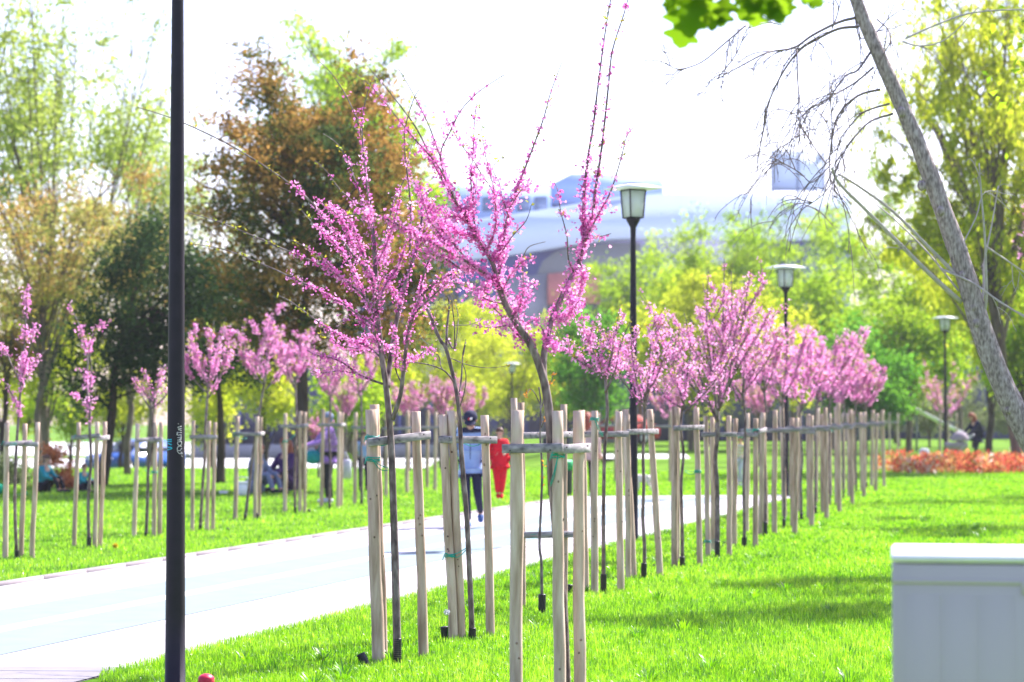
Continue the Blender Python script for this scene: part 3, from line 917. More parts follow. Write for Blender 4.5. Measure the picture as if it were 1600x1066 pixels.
# left row
lrow = [
    (26, 872, 640, 448, 70, 75, 'slender', 'leftmost redbud on the far lawn, a tall narrow spike of blossom'),
    (139, 855, 640, 472, 85, 55, 'y', 'Y-shaped redbud with two blossom arms on the far lawn left of the pole'),
    (228, 838, 625, 565, 60, 24, 'small', 'sparse small redbud on the far lawn just left of the dark pole'),
    (313, 828, 600, 488, 110, 70, 'v', 'redbud on the far lawn just right of the dark pole'),
    (383, 812, 590, 478, 110, 85, 'v', 'fullest redbud on the far lawn, leaning right, second from the dark pole'),
    (461, 801, 590, 498, 80, 80, 'v', 'redbud in front of the thick dark conifer trunk'),
    (515, 794, 610, 520, 70, 45, 'v', 'redbud beside the woman in the purple jacket'),
    (565, 790, 610, 530, 70, 45, 'v', 'redbud behind the left stakes of the big left redbud'),
]
for k, (bx, by, fy, ty, wpx, dens, sh, lab) in enumerate(lrow):
    b = ground(bx, by); m_ = mpp(b.y)
    if sh in ('y', 'slender'):
        T = Redbud(b, lab, G_LEFT, 'blossom_far', .026, petals=4)
        P_ = lambda pts, d0=0, d1=0: pxpath(pts, b.y, d0, d1)
        if sh == 'y':
            T.branch(P_([(139, 850), (138, 780), (142, 720), (140, 660), (141, 630)]), .022, .016, (.8, 1, 40, .03), None, 8)
            T.branch(P_([(141, 640), (135, 600), (137, 560), (128, 520), (118, 495), (108, 478)], 0, .3), .014, .004, (0, 1, 90, .05), (.6, 9))
            T.branch(P_([(140, 610), (143, 580), (140, 545), (150, 515), (165, 505), (182, 497)], 0, -.3), .012, .004, (0, 1, 80, .05), (.6, 9))
            T.branch(P_([(137, 640), (125, 622), (114, 617)], 0, .1), .007, .003, (0, 1, 90, .05), None)
            T.branch(P_([(140, 630), (150, 622), (155, 615)], 0, -.1), .007, .003, (0, 1, 90, .05), None)
            T.branch(P_([(138, 590), (128, 578), (118, 575)], 0, -.1), .007, .003, (0, 1, 70, .05), None)
        else:
            T.branch(P_([(26, 868), (23, 780), (25, 710), (29, 650), (33, 600), (38, 540), (41, 480), (43, 448)]), .022, .005, (.52, 1, 130, .06), (.9, 9), 8)
            T.branch(P_([(32, 610), (45, 580), (58, 560), (76, 545)], 0, .3), .01, .004, (0, .9, 100, .05), (.6, 12))
            T.branch(P_([(34, 590), (45, 550), (52, 520), (52, 495)], 0, -.3), .01, .004, (0, 1, 110, .05), (.6, 9))
            T.branch(P_([(30, 640), (15, 610), (5, 595), (-10, 590)], 0, -.3), .01, .004, (0, 1, 70, .05), (.6, 9))
            T.branch(P_([(33, 600), (18, 570), (8, 548), (-12, 540)], 0, .3), .01, .004, (0.3, 1, 90, .05), (.6, 9))
        T.done()
        continue
    grow_redbud(b, at(bx, fy, b.y).z, at(bx, ty, b.y).z, wpx * m_ * 1.5, lab, G_LEFT, 200 + k, dens=dens, mat='blossom_far',
                r=.024, nmain=6, size=.025, petals=4, lean=(.12 if k == 4 else .05 if k in (2, 3) else 0.0))

# --- supports beside the path
stake_support('nearest three stakes, cut off by the bottom edge, around the tall forked redbud',
              [(807, 1085, 809, 641, 20), (875, 1092, 871, 642, 18), (906, 1086, 904, 642, 18)],
              [(0, 1, 701, .35), (1, 2, 702, .95)], S_PATH, [(1, 712, 860, 760)], .62)
stake_support('three stakes around the big left redbud, green tie on the left end of its crossbar',
              [(592, 1037, 580, 640, 20), (598, 1028, 585, 632, 16), (663, 1030, 650, 643, 15)],
              [(0, 2, 690, .35)], S_PATH, [(0, 684, 606, 694), (0, 718, 606, 735)], .5)
stake_support('three stakes around the nearly bare redbud, slack green tie halfway down',
              [(709, 1001, 692, 648, 14), (722, 1000, 704, 642, 13), (767, 996, 757, 649, 13)],
              [(0, 2, 687, .4)], S_PATH, [(0, 868, 728, 860), (2, 690, 722, 692)], .5)
stake_support('stakes around the thin orange-budded whip, with a second low crossbar',
              [(803, 957, 803, 622, 11), (816, 950, 814, 629, 11), (881, 948, 881, 632, 11)],
              [(0, 2, 681, .4), (1, 2, 836, .3)], S_PATH, [(1, 834, 846, 836)], .45)
stake_support('three stakes left of the second lamp post, green tie near one stake top',
              [(915, 928, 909, 641, 11), (929, 930, 929, 642, 11), (970, 926, 967, 643, 11)],
              [(0, 2, 679, .4)], S_PATH, [(1, 655, 942, 682)], .5)
stake_support('three stakes right in front of the second lamp post, the right one leaning',
              [(982, 906, 980, 648, 9), (990, 904, 977, 640, 11), (1032, 901, 1015, 640, 10)],
              [(0, 2, 675, .45)], S_PATH, [], .55)
stake_support('three stakes just right of the second lamp post, under the sparse low redbud',
              [(1054, 888, 1054, 635, 10), (1058, 880, 1059, 637, 8), (1094, 885, 1088, 637, 9)],
              [(0, 2, 669, .3)], S_PATH, [(2, 737, 1070, 737)], .3)
stake_support('three stakes around the thick dark stem of the tallest far redbud',
              [(1106, 871, 1103, 650, 8), (1115, 866, 1113, 652, 8), (1140, 870, 1139, 650, 8)],
              [(0, 2, 679, .3)], S_PATH, [(0, 846, 1120, 842)], .3)
stake_support('three stakes around the forked redbud next right of the tallest far one',
              [(1147, 853, 1149, 654, 8), (1180, 855, 1181, 654, 8), (1188, 838, 1192, 645, 8)],
              [(0, 1, 679, .3), (1, 2, 675, .4)], S_PATH, [(1, 672, 1163, 672)], .3)
words = ['three stakes just left of the third lamp post', 'three stakes at the foot of the third lamp post', 'first stakes right of the third lamp post in the far grey row',
         'second stakes right of the third lamp post in the far grey row', 'third stakes right of the third lamp post in the far grey row',
         'fourth stakes right of the third lamp post in the far grey row', 'last but one stakes at the far end of the grey row', 'farthest stakes at the right end of the grey row']
for k, (bx, by, *_r) in enumerate(row[5:]):
    d = ground(bx, by).y
    s = .34 * F / d
    h = 1.66 + RNG.normal() * .06
    def tp(by_): return by_ - (h + RNG.normal() * .05) * F / ground(bx, by_).y
    st = []
    for (ox, oy) in ((-.75, -1.5), (1.15, 0), (.35, 8)):
        yb = by + oy - (2 if oy < 5 else 10)
        st.append((bx + ox * s, yb, bx + ox * s + RNG.normal() * 3, tp(yb), max(.072 * F / d, 4)))
    stake_support(words[k], st, [(0, 1, 673 - k * 1.5, .4), (1, 2, 671 - k * 1.5, .5)], S_PATH, [(0, 673, bx, 675)] if k in (2, 5) else [], .3)

# --- supports on the far lawn
lw = [  # last board of each set coloured paler to stand for sun on it
    ('leftmost three stakes on the far lawn, right board end coloured sunlit white', [(8, 873, 11, 661, 9), (33, 871, 39, 662, 8), (50, 872, 59, 660, 8)], [(0, 1, 694, .3), (1, 2, 694, 1.0)], [(0, 692, 26, 694)]),
    ('three stakes around the Y-shaped redbud on the far lawn', [(115, 854, 123, 660, 7), (148, 855, 152, 659, 7), (156, 854, 164, 659, 7)], [(0, 1, 684, .3), (1, 2, 685, 1.0)], [(0, 682, 141, 690)]),
    ('three stakes just left of the dark pole on the far lawn', [(209, 840, 215, 662, 7), (240, 838, 243, 660, 7), (249, 838, 252, 660, 7)], [(0, 1, 688, .3), (1, 2, 689, 1.0)], [(1, 738, 227, 735)]),
    ('three stakes just right of the dark pole on the far lawn', [(300, 830, 302, 657, 6), (323, 830, 327, 658, 6), (332, 830, 336, 660, 6)], [(0, 1, 683, .3), (1, 2, 684, 1.0)], []),
    ('three stakes with a bunched green tie, around the fullest far-lawn redbud', [(367, 812, 371, 651, 7), (398, 812, 402, 651, 6), (405, 810, 408, 652, 5)], [(0, 1, 678, .3), (1, 2, 678, 1.0)], [(0, 676, 384, 680), (0, 680, 386, 686)]),
    ('three stakes in front of the thick dark conifer trunk', [(445, 802, 446, 646, 6), (469, 802, 470, 643, 6), (476, 802, 477, 644, 5)], [(0, 1, 666, .3), (1, 2, 666, 1.0)], [(0, 690, 461, 680)]),
    ('three stakes in front of the woman in the purple jacket', [(502, 794, 505, 639, 6), (528, 795, 530, 643, 6), (533, 793, 535, 645, 5)], [(0, 1, 664, .3), (1, 2, 664, 1.0)], []),
    ('three stakes behind the left stakes of the big left redbud', [(554, 788, 556, 645, 6), (577, 788, 578, 642, 6), (584, 787, 586, 644, 5)], [(0, 1, 668, .3), (1, 2, 668, 1.0)], [(0, 668, 566, 670)]),
]
for lab, st, bars, ties in lw:
    stake_support(lab, st, bars, S_LEFT, ties, .35)
more = [(628, 775, 'first far stakes seen between the big left and bare redbuds'), (660, 768, 'far stakes close behind the right stake of the big left redbud'),
        (690, 762, 'far stakes left of the man in the light blue jacket'), (955, 758, 'far stakes across the path left of the second lamp post'),
        (1040, 760, 'far stakes across the path right of the second lamp post')]
for bx, by, lab in more:
    d = ground(bx, by).y; s = .32 * F / d; h = 1.62 * F / d
    st = [(bx - s, by, bx - s + 2, by - h, .07 * F / d), (bx + s * .8, by, bx + s * .8 + 2, by - h - 2, .07 * F / d), (bx + s * .3, by - 5, bx + s * .3 + 1, by - 5 - h, .07 * F / d)]
    stake_support(lab, st, [(0, 1, by - h * .82, .5)], S_LEFT, [], .35)
for bx, by, lab in [(1390, 713, 'pale stakes standing beyond the left end of the red flower bed'), (1482, 712, 'pale stakes at the foot of the farthest lamp post')]:
    d = ground(bx, by).y; s = .30 * F / d; h = 1.55 * F / d
    st = [(bx - s, by, bx - s, by - h, .075 * F / d), (bx, by - 2, bx, by - h - 2, .075 * F / d), (bx + s, by, bx + s, by - h, .075 * F / d)]
    stake_support(lab, st, [(0, 2, by - h * .8, .8)], 'pale tree supports beyond the flower bed', [], .6)

# --- trunk guards and pipe ends
gd = [(621, 1037, 44, 14, 'black ribbed pipe round the foot of the big left redbud'), (738, 1000, 23, 13, 'black ribbed pipe round the foot of the nearly bare redbud'),
      (847, 958, 33, 13, 'black ribbed pipe round the foot of the thin orange-budded whip'), (943, 928, 34, 11, 'black ribbed pipe round the redbud left of the second lamp post'),
      (1006, 904, 27, 10, 'black ribbed pipe round the redbud before the second lamp post'), (1066, 888, 21, 9, 'black ribbed pipe round the redbud right of the second lamp post'),
      (1121, 872, 29, 9, 'black ribbed pipe round the tallest far redbud'), (1163, 856, 19, 9, 'black ribbed pipe round the forked redbud next to the tallest far one'),
      (1196, 838, 25, 7, 'black ribbed pipe at the redbud left of the third lamp post'), (1225, 827, 18, 6, 'black ribbed pipe at the redbud hiding the third lamp post'),
      (1252, 814, 14, 6, 'black pipe at the first redbud right of the third lamp post'), (1274, 805, 15, 6, 'black pipe at the second redbud right of the third lamp post'),
      (1353, 765, 13, 6, 'black pipe at the farthest redbud of the pink row'),
      (26, 873, 15, 8, 'black pipe at the leftmost redbud of the far lawn'), (139, 856, 20, 8, 'black pipe at the Y-shaped redbud of the far lawn'),
      (228, 839, 9, 7, 'black pipe at the sparse redbud left of the dark pole'), (313, 829, 12, 6, 'black pipe at the far-lawn redbud right of the dark pole'),
      (383, 813, 12, 6, 'black pipe at the fullest redbud of the far lawn'), (461, 802, 12, 5, 'black pipe at the redbud before the dark conifer trunk'),
      (515, 795, 10, 5, 'black pipe at the redbud by the purple jacketed woman'), (565, 791, 12, 5, 'black pipe at the redbud behind the big left one')]
for bx, by, h, d, lab in gd:
    guard(bx, by, h, d, lab)
g2 = [(575, 1041, 24, 15, (-.5, .1), 'leaning black pipe end left of the big left redbud'), (697, 1000, 25, 14, (-.12, 0), 'short black pipe end left of the bare redbud, under a dandelion clock'),
      (889, 926, 16, 11, (.1, 0), 'short black pipe end in the grass behind the nearest stakes'), (963, 906, 8, 7, (-.4, 0), 'low black pipe end left of the second lamp post'),
      (1021, 888, 8, 9, (.4, 0), 'low black pipe end right of the second lamp post'), (1088, 870, 10, 7, (.3, 0), 'low black pipe end left of the tallest far redbud'),
      (1131, 852, 8, 6, (.3, 0), 'low black pipe end right of the tallest far redbud'), (401, 812, 12, 5, (.1, 0), 'low black pipe end by the fullest far-lawn redbud'),
      (481, 802, 8, 6, (.3, 0), 'low black pipe end by the dark conifer trunk'), (355, 829, 6, 7, (.3, 0), 'low black pipe end in the far lawn, away from the trees')]
for bx, by, h, d, tl, lab in g2:
    guard(bx, by, h, d, lab, tl, 'pipe_end', 'black pipe ends sticking out of the grass')
# red domed ribbed cap by the pole
b = ground(322, 1080); m = MB(); r = .052
pts = []; rad = []
for k in range(9):
    pts.append(b + Vector((0, 0, -.02 + k * .011))); rad.append(r * (1 if k % 2 else .93))
for k in range(1, 7):
    a = k / 6 * PI / 2
    pts.append(b + Vector((0, 0, .068 + math.sin(a) * .038))); rad.append(max(r * math.cos(a), .002))
tube(m, pts, rad, 20, 1)
tag(m.build('pipe_end', M['redpipe'], None, smooth=True, origin=b), 'red domed ribbed pipe end in the grass beside the dark pole', 'pipe')
# dandelions
for (bx, by, hz, mat, lab) in [(698, 1004, 47, 'white', 'white dandelion clock above the black pipe end'), (180, 862, 9, 'yellow', 'yellow flower low in the far lawn'), ]:
    b = ground(bx, by); m_ = mpp(b.y)
    root = empty('dandelion', b); tag(root, lab, 'flower')
    m = MB(); tube(m, [b, b + Vector((.01, 0, hz * m_ * .5)), b + Vector((0, 0, hz * m_))], [.002] * 3, 5, 3); m.build('stem', M['lf_deep'], root)
    m = MB(); c = np.array(b + Vector((0, 0, hz * m_))); d = unit(160)
    kites(m, c + d * .004, 4.2 * m_, .25, bias=d * 4); m.build('flower_head', M[mat], root)

# ------------------------------------------------------------------ lamp posts


def lamp_post(base, h, label, r0=.058, r1=.034, graffiti=False):
    root = empty('lamp_post', base); tag(root, label, 'lamp post', 'lamp posts with square lanterns in the park')
    m = MB()
    zb = h - .45
    pts = [base + Vector((0, 0, z)) for z in (-.1, .02, .03, .5, 1.2, 2.2, 3.2, zb - .22, zb - .12, zb - .03, zb)]
    rr = [r0 * 1.5, r0 * 1.5, r0 * 1.05, r0, r0 * .93, r0 * .82, r0 * .72, r1, r1 * 1.15, .088, .098]
    tube(m, pts, rr, 20, 1); m.build('pole', M['pole'], root, smooth=True)
    lan = MB(); b = base + Vector((0, 0, zb))
    w0, w1, hh = .095, .118, .36
    rot = Matrix.Rotation(.5, 3, 'Z')
    def sq(w, z): return [b + rot @ Vector((sx * w, sy * w, z)) for sx, sy in ((-1, -1), (1, -1), (1, 1), (-1, 1))]
    lan.add([tuple(v) for v in sq(w0 * .94, .012) + sq(w1 * .94, hh)], [BOXF])
    lo = lan.build('lantern', M['frost'], root)
    fr = MB()
    for a, c in zip(sq(w0, 0), sq(w1, hh)):
        tube(fr, [a, c], [.009, .009], 6, 1)
    for z, w_ in ((.004, w0), (hh, w1)):
        q = sq(w_, z)
        for k in range(4): tube(fr, [q[k], q[(k + 1) % 4]], [.008, .008], 6, 1)
    fr.build('lantern_frame', M['pole'], lo)
    cp = MB()
    q = [*sq(.285, hh + .012), *sq(.29, hh + .03), *sq(.13, hh + .075)]
    fs = [[k, (k + 1) % 4, 4 + (k + 1) % 4, 4 + k] for k in range(4)] + [[4 + k, 4 + (k + 1) % 4, 8 + (k + 1) % 4, 8 + k] for k in range(4)] + [[3, 2, 1, 0], [8, 9, 10, 11]]
    cp.add([tuple(v) for v in q], [np.array(fs)])
    cp.build('lamp_cap', M['lampcap'], root)
    tp = MB(); box(tp, b + Vector((0, 0, hh + .085)), (.2, .2, .018), (rot.col[0], rot.col[1], rot.col[2]), bev=.004); tp.build('finial', M['pole'], root)
    if graffiti:
        Rz = lambda z: np.interp(z, [.03, .5, 1.2, 2.2, 3.2, zb - .22], [r0 * 1.05, r0, r0 * .93, r0 * .82, r0 * .72, r1])
        d = base.y
        def on(px, py):
            q = at(px, py, d); rad = Rz(q.z) + .0005
            sx = max(-1, min(1, (q.x - base.x) / rad)); a = math.asin(sx)
            return Vector((base.x + math.sin(a) * rad, base.y - math.cos(a) * rad, q.z))
        g = MB()
        strokes = [[(280, 662), (281, 663)],
                   [(285, 666), (279, 668), (285, 670), (280, 671), (285, 673)], [(279, 675), (278, 680)], [(285, 676), (279, 676), (280, 680), (284, 679), (284, 682)],
                   [(279, 684), (285, 683), (282, 687), (285, 690)], [(279, 688), (285, 686)], [(279, 691), (284, 690), (285, 694), (281, 696), (279, 692)],
                   [(285, 697), (280, 698), (279, 703), (283, 704), (285, 700)], [(284, 706), (286, 709), (281, 708), (279, 704)], [(285, 712), (286, 713)]]
        for s in strokes:
            tube(g, [on(*q) for q in s], [.0016] * len(s), 5, 3)
        g.build('graffiti_tag', M['chalk'], root)
        g = MB()
        for s in [[(263, 687), (270, 687)], [(263, 690), (270, 690)], [(264, 693), (270, 695)], [(263, 699), (269, 699), (270, 701), (263, 703)]]:
            tube(g, [on(*q) for q in s], [.0036] * len(s), 5, 2)
        g.build('paint_mark', M['cyan'], root)
    return root


lamp_post(at(273.5, 1090, 14.2) * Vector((1, 1, 0)) if False else Vector((at(273.5, 1066, 14.2).x, 14.2, 0)), 4.95, 'nearest dark pole with a white graffiti tag, crossing the whole left of the picture', graffiti=True)
b = ground(990, 846); lamp_post(b, at(994, 287, b.y).z, 'lamp post with a big square lantern behind the tall redbud')
b = Vector((at(1228, 600, 47.5).x, 47.5, 0)); lamp_post(b, 4.55, 'lamp post rising out of the dense pink redbud row')
b = Vector((at(1477, 600, 75).x, 75, 0)); lamp_post(b, 4.6, 'farthest lamp post, beyond the flower bed near the leaning trunk')
b = Vector((at(800, 600, 105).x, 105, gz(0, 105))); lamp_post(b, 3.75 - gz(0, 105), 'small far lamp post before yellow trees, above the man with the child')

# ------------------------------------------------------------------ cabinet
cx_ = Vector((at(1389, 865, 8.4).x, 8.4, 0)); ang = -math.radians(9)
ax = Vector((math.cos(ang), math.sin(ang), 0)); ay = Vector((-math.sin(ang), math.cos(ang), 0)); az_ = Vector((0, 0, 1))
Wd, Dp, Ht = .95, .66, 1.2
root = empty('utility_cabinet', cx_ + ax * Wd / 2 + ay * Dp / 2); tag(root, 'grey metal utility cabinet on the lawn, lid coloured sunlit white', 'cabinet')
c0 = cx_ + ax * Wd / 2 + ay * Dp / 2
m = MB(); box(m, c0 + az_ * (Ht - .035) / 2, (Wd - .02, Dp - .02, Ht - .035), (ax, ay, az_), bev=.008)
body = m.build('body', M['cabinet'], root)
m = MB(); box(m, c0 + az_ * (Ht - .016), (Wd - .012, Dp - .012, .030), (ax, ay, az_), bev=.012); m.build('lid', M['cabtop'], root, smooth=False)
fr_ = lambda x, z, off: cx_ + ax * x + az_ * z - ay * off
m = MB()
for x0, x1 in ((.05, .175), (.18, .30), (.305, .43), (.46, .60), (.605, .74), (.745, .90)):
    box(m, fr_((x0 + x1) / 2, .55, -.0145), (x1 - x0 - .004, .012, 1.02), (ax, ay, az_), bev=.0015)
m.build('door_panel', M['cabinet'], root)
m = MB(); box(m, fr_(.46, 1.105, -.012), (.9, .014, .02), (ax, ay, az_), bev=.004); box(m, fr_(.46, 1.09, -.006), (.02, .012, .05), (ax, ay, az_), bev=.003); m.build('door_rail', M['cabinet'], root)

# ------------------------------------------------------------------ background trees


def limb_skeleton(mb, base, top, r0, rs, n=7, wob=.04):
    pts = []; L = (top - base).length
    for k in range(n):
        t = k / (n - 1)
        pts.append(base.lerp(top, t) + Vector((rs.gauss(0, wob), rs.gauss(0, wob), 0)) * L * t * (1 - .3 * t))
    return tube(mb, pts, list(np.linspace(r0, r0 * .35, n)), 8, 2)


def tree(name, label, px, Y, top_y, wpx, kind, leaf, bark='bark_mid', bot_y=None, n=9000, lsize=.09, tr=.18, seed=1, lean=0.0, clumps=90, clump_r=.42, aspect=.6, group='trees in the background', hole=.0, cat='tree', bx=None, rust=False, outline=None):
    rs = random.Random(seed)
    x = at(px, 640, Y).x
    bxx = at(bx if bx is not None else px, 640, Y).x
    base = Vector((bxx, Y, gz(bxx, Y)))
    topz = at(px, top_y, Y).z
    botz = at(px, bot_y, Y).z if bot_y else base.z + (topz - base.z) * .3
    R = wpx * mpp(Y) / 2
    root = empty(name, base); tag(root, label, cat, group)
    wd = MB(); lf = MB()
    crown_c = Vector((x + lean, Y, (topz + botz) / 2))
    hz = (topz - botz) / 2
    mid = Vector((x, Y, botz + hz * (1.5 if kind == 'conifer' else .7)))
    P, Rr = limb_skeleton(wd, base - Vector((0, 0, .1)), mid, tr, rs, wob=.02 if kind in ('conifer', 'outline') else .035)
    C = []; tone = []
    if kind == 'outline':
        poly = outline
        def inside(px_, py_):
            c = False; j = len(poly) - 1
            for i in range(len(poly)):
                xi, yi = poly[i]; xj, yj = poly[j]
                if (yi > py_) != (yj > py_) and px_ < (xj - xi) * (py_ - yi) / (yj - yi) + xi: c = not c
                j = i
            return c
        xs_ = [q[0] for q in poly]; ys_ = [q[1] for q in poly]
        cnt = 0
        while cnt < clumps:
            qx = rs.uniform(min(xs_), max(xs_)); qy = rs.uniform(min(ys_), max(ys_))
            if not inside(qx, qy): continue
            cnt += 1
            en = at(qx, qy, Y) ; en.y += rs.gauss(0, .42) * R; en.x += 0
            st = Vector((x + (en.x - x) * .25, Y + (en.y - Y) * .2, min(max(en.z - .3 * (en - Vector((x, Y, en.z))).length, base.z + 1.5), topz - .6)))
            if cnt % 5 == 0:
                zi = min(range(len(P)), key=lambda i_: abs(P[i_][2] - max(base.z + 1.2, en.z - .5)))
                sb = Vector(P[zi]); tube(wd, [sb, sb.lerp(en, .5) + Vector((0, 0, .05)), sb.lerp(en, .85)], [tr * .22, tr * .12, .01], 5, 2)
            dirv = (en - st).normalized()
            tn = min(1, rs.random() * 1.1 if not rust else (.05 + .38 * rs.random() if rs.random() < .52 else .5 + .45 * rs.random()))
            for q in (-.35, -.1, .15):
                C.append(en + dirv * q + Vector((rs.gauss(0, .12), rs.gauss(0, .12), rs.gauss(0, .10)))); tone.append(max(0, min(1, tn + rs.gauss(0, .1))))
    elif kind == 'conifer':
        nb = clumps
        for k in range(nb):
            t = (k + rs.random()) / nb
            z = botz + (topz - botz) * t
            rr = R * (1 - t) ** .75 * (.55 + .6 * rs.random()) + .12
            a = rs.random() * 2 * PI
            st = Vector((x, Y, min(z, mid.z + hz * .4)))
            en = Vector((x + math.cos(a) * rr, Y + math.sin(a) * rr, z + rr * (.15 * rs.random() - .05)))
            if k % 3 == 0: tube(wd, [st, st.lerp(en, .6) + Vector((0, 0, -.05)), en], [.04, .025, .01], 5, 2)
            tn = rs.random() ** (.7 if rust else 1)
            for q in (.35, .6, .8, 1.0):
                C.append(st.lerp(en, q) + Vector((rs.gauss(0, .1), rs.gauss(0, .1), rs.gauss(0, .12)))); tone.append(min(1, tn * (.55 + .5 * q)))
    else:
        nl = max(6, clumps // 7)
        for k in range(nl):
            a = 2 * PI * k / nl * 2.4 + rs.random()
            ph = rs.random()
            if kind == 'upright':
                en = Vector((x + math.cos(a) * R * .85 * rs.random() ** .5, Y + math.sin(a) * R * .7, botz + (topz - botz) * (.6 + .4 * rs.random())))
            else:
                zz = -.75 + 1.72 * ph
                rr = R * math.sqrt(max(0.02, 1 - zz * zz)) * (.65 + .45 * rs.random())
                en = crown_c + Vector((math.cos(a) * rr, math.sin(a) * rr, zz * hz))
            t0 = .35 + .6 * rs.random()
            st = Vector(P[int(t0 * (len(P) - 1))])
            up = Vector((0, 0, (en - st).length * (.15 if kind != 'upright' else -.05)))
            m1 = st.lerp(en, .5) + up + Vector((rs.gauss(0, .1), rs.gauss(0, .1), 0)) * R * .3
            if kind == 'upright': m1 = Vector((st.x * .45 + en.x * .55, st.y * .45 + en.y * .55, st.z * .6 + en.z * .4))
            Lp, _ = tube(wd, [st, m1, en], [tr * .32, tr * .18, tr * .05], 5, 4)
            tn = rs.random()
            for q in range(7):
                f = .35 + .65 * rs.random() ** .7
                c = Vector(Lp[int(f * (len(Lp) - 1))])
                off = Vector((rs.gauss(0, 1), rs.gauss(0, 1), rs.gauss(0, .8))) * R * .16
                if kind == 'upright': off = Vector((rs.gauss(0, .12), rs.gauss(0, .12), .5 * rs.random())) * R
                e2 = c + off
                tube(wd, [c, c.lerp(e2, .5) + Vector((0, 0, .04)), e2], [tr * .09, tr * .05, tr * .02], 4, 2)
                C.append(e2); tone.append(tn * .6 + rs.random() * .4)
                if rs.random() < .5:
                    C.append(c.lerp(e2, .5)); tone.append(tn * .6 + rs.random() * .4)
    C = np.array([tuple(c) for c in C]); tone = np.array(tone)
    nc = len(C)
    wts = RNG.random(nc) ** 1.2 + (.15 if kind != 'outline' else .6)
    idx = RNG.choice(nc, n, p=wts / wts.sum())
    cr = clump_r * (.5 + RNG.random(nc))
    sc = np.array([1, 1, .75]) if kind != 'hanging' else np.array([.6, .6, 1.05])
    off = RNG.normal(size=(n, 3)) * .5 * sc * cr[idx][:, None]
    bias = None
    if kind == 'hanging': bias = (0, 0, -1.6)
    elif kind in ('conifer', 'outline'):
        rad = C - np.array([x, Y, 0]); rad[:, 2] = 0; rad /= np.maximum(np.linalg.norm(rad, axis=1, keepdims=True), .01)
        bias = rad[idx] * .9 + np.array([0, 0, .25])
    else: bias = (0, 0, -.25)
    kites(lf, C[idx] + off, lsize, aspect, bias=bias, rnd=np.clip(tone[idx] * .75 + RNG.random(n) * .3, 0, 1))
    wd.build('trunk', M[bark], root, smooth=True)
    lf.build('crown', M[leaf], root)
    return root


T_ = tree
T_('deciduous_tree', 'tall airy tree with pale new leaves on upright branches, far left', 70, 72, 5, 470, 'upright', 'lf_pale', 'bark_mid', bot_y=450, n=14000, lsize=.14, tr=.17, seed=3, clumps=230, clump_r=.6)
T_('deciduous_tree', 'pale airy tree behind the dark pole, half hidden by the evergreen', 235, 84, 175, 230, 'upright', 'lf_pale', 'bark_mid', bot_y=430, n=8000, lsize=.12, tr=.14, seed=4, clumps=180, clump_r=.6)
T_('maple_tree', 'tan and orange spring tree with pale branches at the far left', 60, 60, 250, 360, 'round', 'lf_tan', 'bark_mid', bot_y=540, n=12500, lsize=.10, tr=.10, seed=5, clumps=260, clump_r=.40)
T_('maple_tree', 'tan spring tree between the far left tree and the dark pole', 200, 63, 255, 200, 'round', 'lf_tan', 'bark_mid', bot_y=500, n=7000, lsize=.095, tr=.10, seed=6, clumps=160, clump_r=.42)
T_('maple_tree', 'yellow-green spring tree low between the leftmost redbuds', 70, 66, 400, 240, 'round', 'lf_yel', 'bark_mid', bot_y=620, n=8000, lsize=.11, tr=.10, seed=26, clumps=150, clump_r=.5)
T_('maple_tree', 'rust brown bush-like tree cut off by the left edge', 5, 62, 430, 120, 'round', 'lf_rust', 'bark_dark', bot_y=600, n=4500, lsize=.08, tr=.1, seed=7, clumps=80, clump_r=.35, rust=True)
T_('evergreen_tree', 'dark green evergreen behind the dark pole with a forked leaning trunk', 190, 54, 325, 300, 'outline', 'lf_dark', 'bark_dark', n=26000, lsize=.09, tr=.15, seed=8, clumps=230, clump_r=.42, bx=158,
   outline=[(248, 322), (300, 395), (345, 400), (385, 440), (410, 500), (395, 560), (330, 590), (250, 585), (180, 600), (110, 640), (75, 600), (110, 520), (150, 470), (195, 400)])
T_('conifer_tree', 'broad rust-brown conifer with a ragged top and thick dark trunk', 478, 51, 95, 380, 'outline', 'lf_rust', 'bark_dark', n=40000, lsize=.125, tr=.17, seed=10, clumps=330, clump_r=.33, aspect=.42, bx=468, rust=True,
   outline=[(382, 100), (402, 78), (428, 98), (440, 148), (470, 170), (500, 160), (515, 200), (545, 170), (558, 105), (575, 110), (600, 150), (640, 180), (610, 215), (655, 262), (610, 290), (650, 330), (705, 350), (680, 400), (715, 440), (690, 520), (640, 545), (560, 560), (480, 565), (400, 550), (330, 530), (360, 470), (345, 420), (385, 385), (350, 345), (300, 335), (335, 290), (325, 265), (385, 240), (345, 190), (350, 170), (385, 175), (372, 140), (392, 130)])
T_('evergreen_tree', 'dark evergreen between the dark pole and the conifer', 345, 56, 400, 170, 'outline', 'lf_dark', 'bark_dark', n=9000, lsize=.09, tr=.12, seed=12, clumps=100, clump_r=.40,
   outline=[(330, 430), (380, 400), (420, 440), (440, 520), (420, 600), (330, 610), (280, 560), (290, 480)])
T_('deciduous_tree', 'light green tree top showing above the rust conifer', 548, 95, 42, 310, 'round', 'lf_green', 'bark_mid', bot_y=400, n=24000, lsize=.19, tr=.2, seed=13, clumps=210, clump_r=.75)
T_('deciduous_tree', 'pale green tree in the gap between the dark pole and the conifer', 330, 98, 290, 170, 'round', 'lf_pale', 'bark_mid', bot_y=520, n=5000, lsize=.13, tr=.15, seed=14, clumps=110, clump_r=.6)
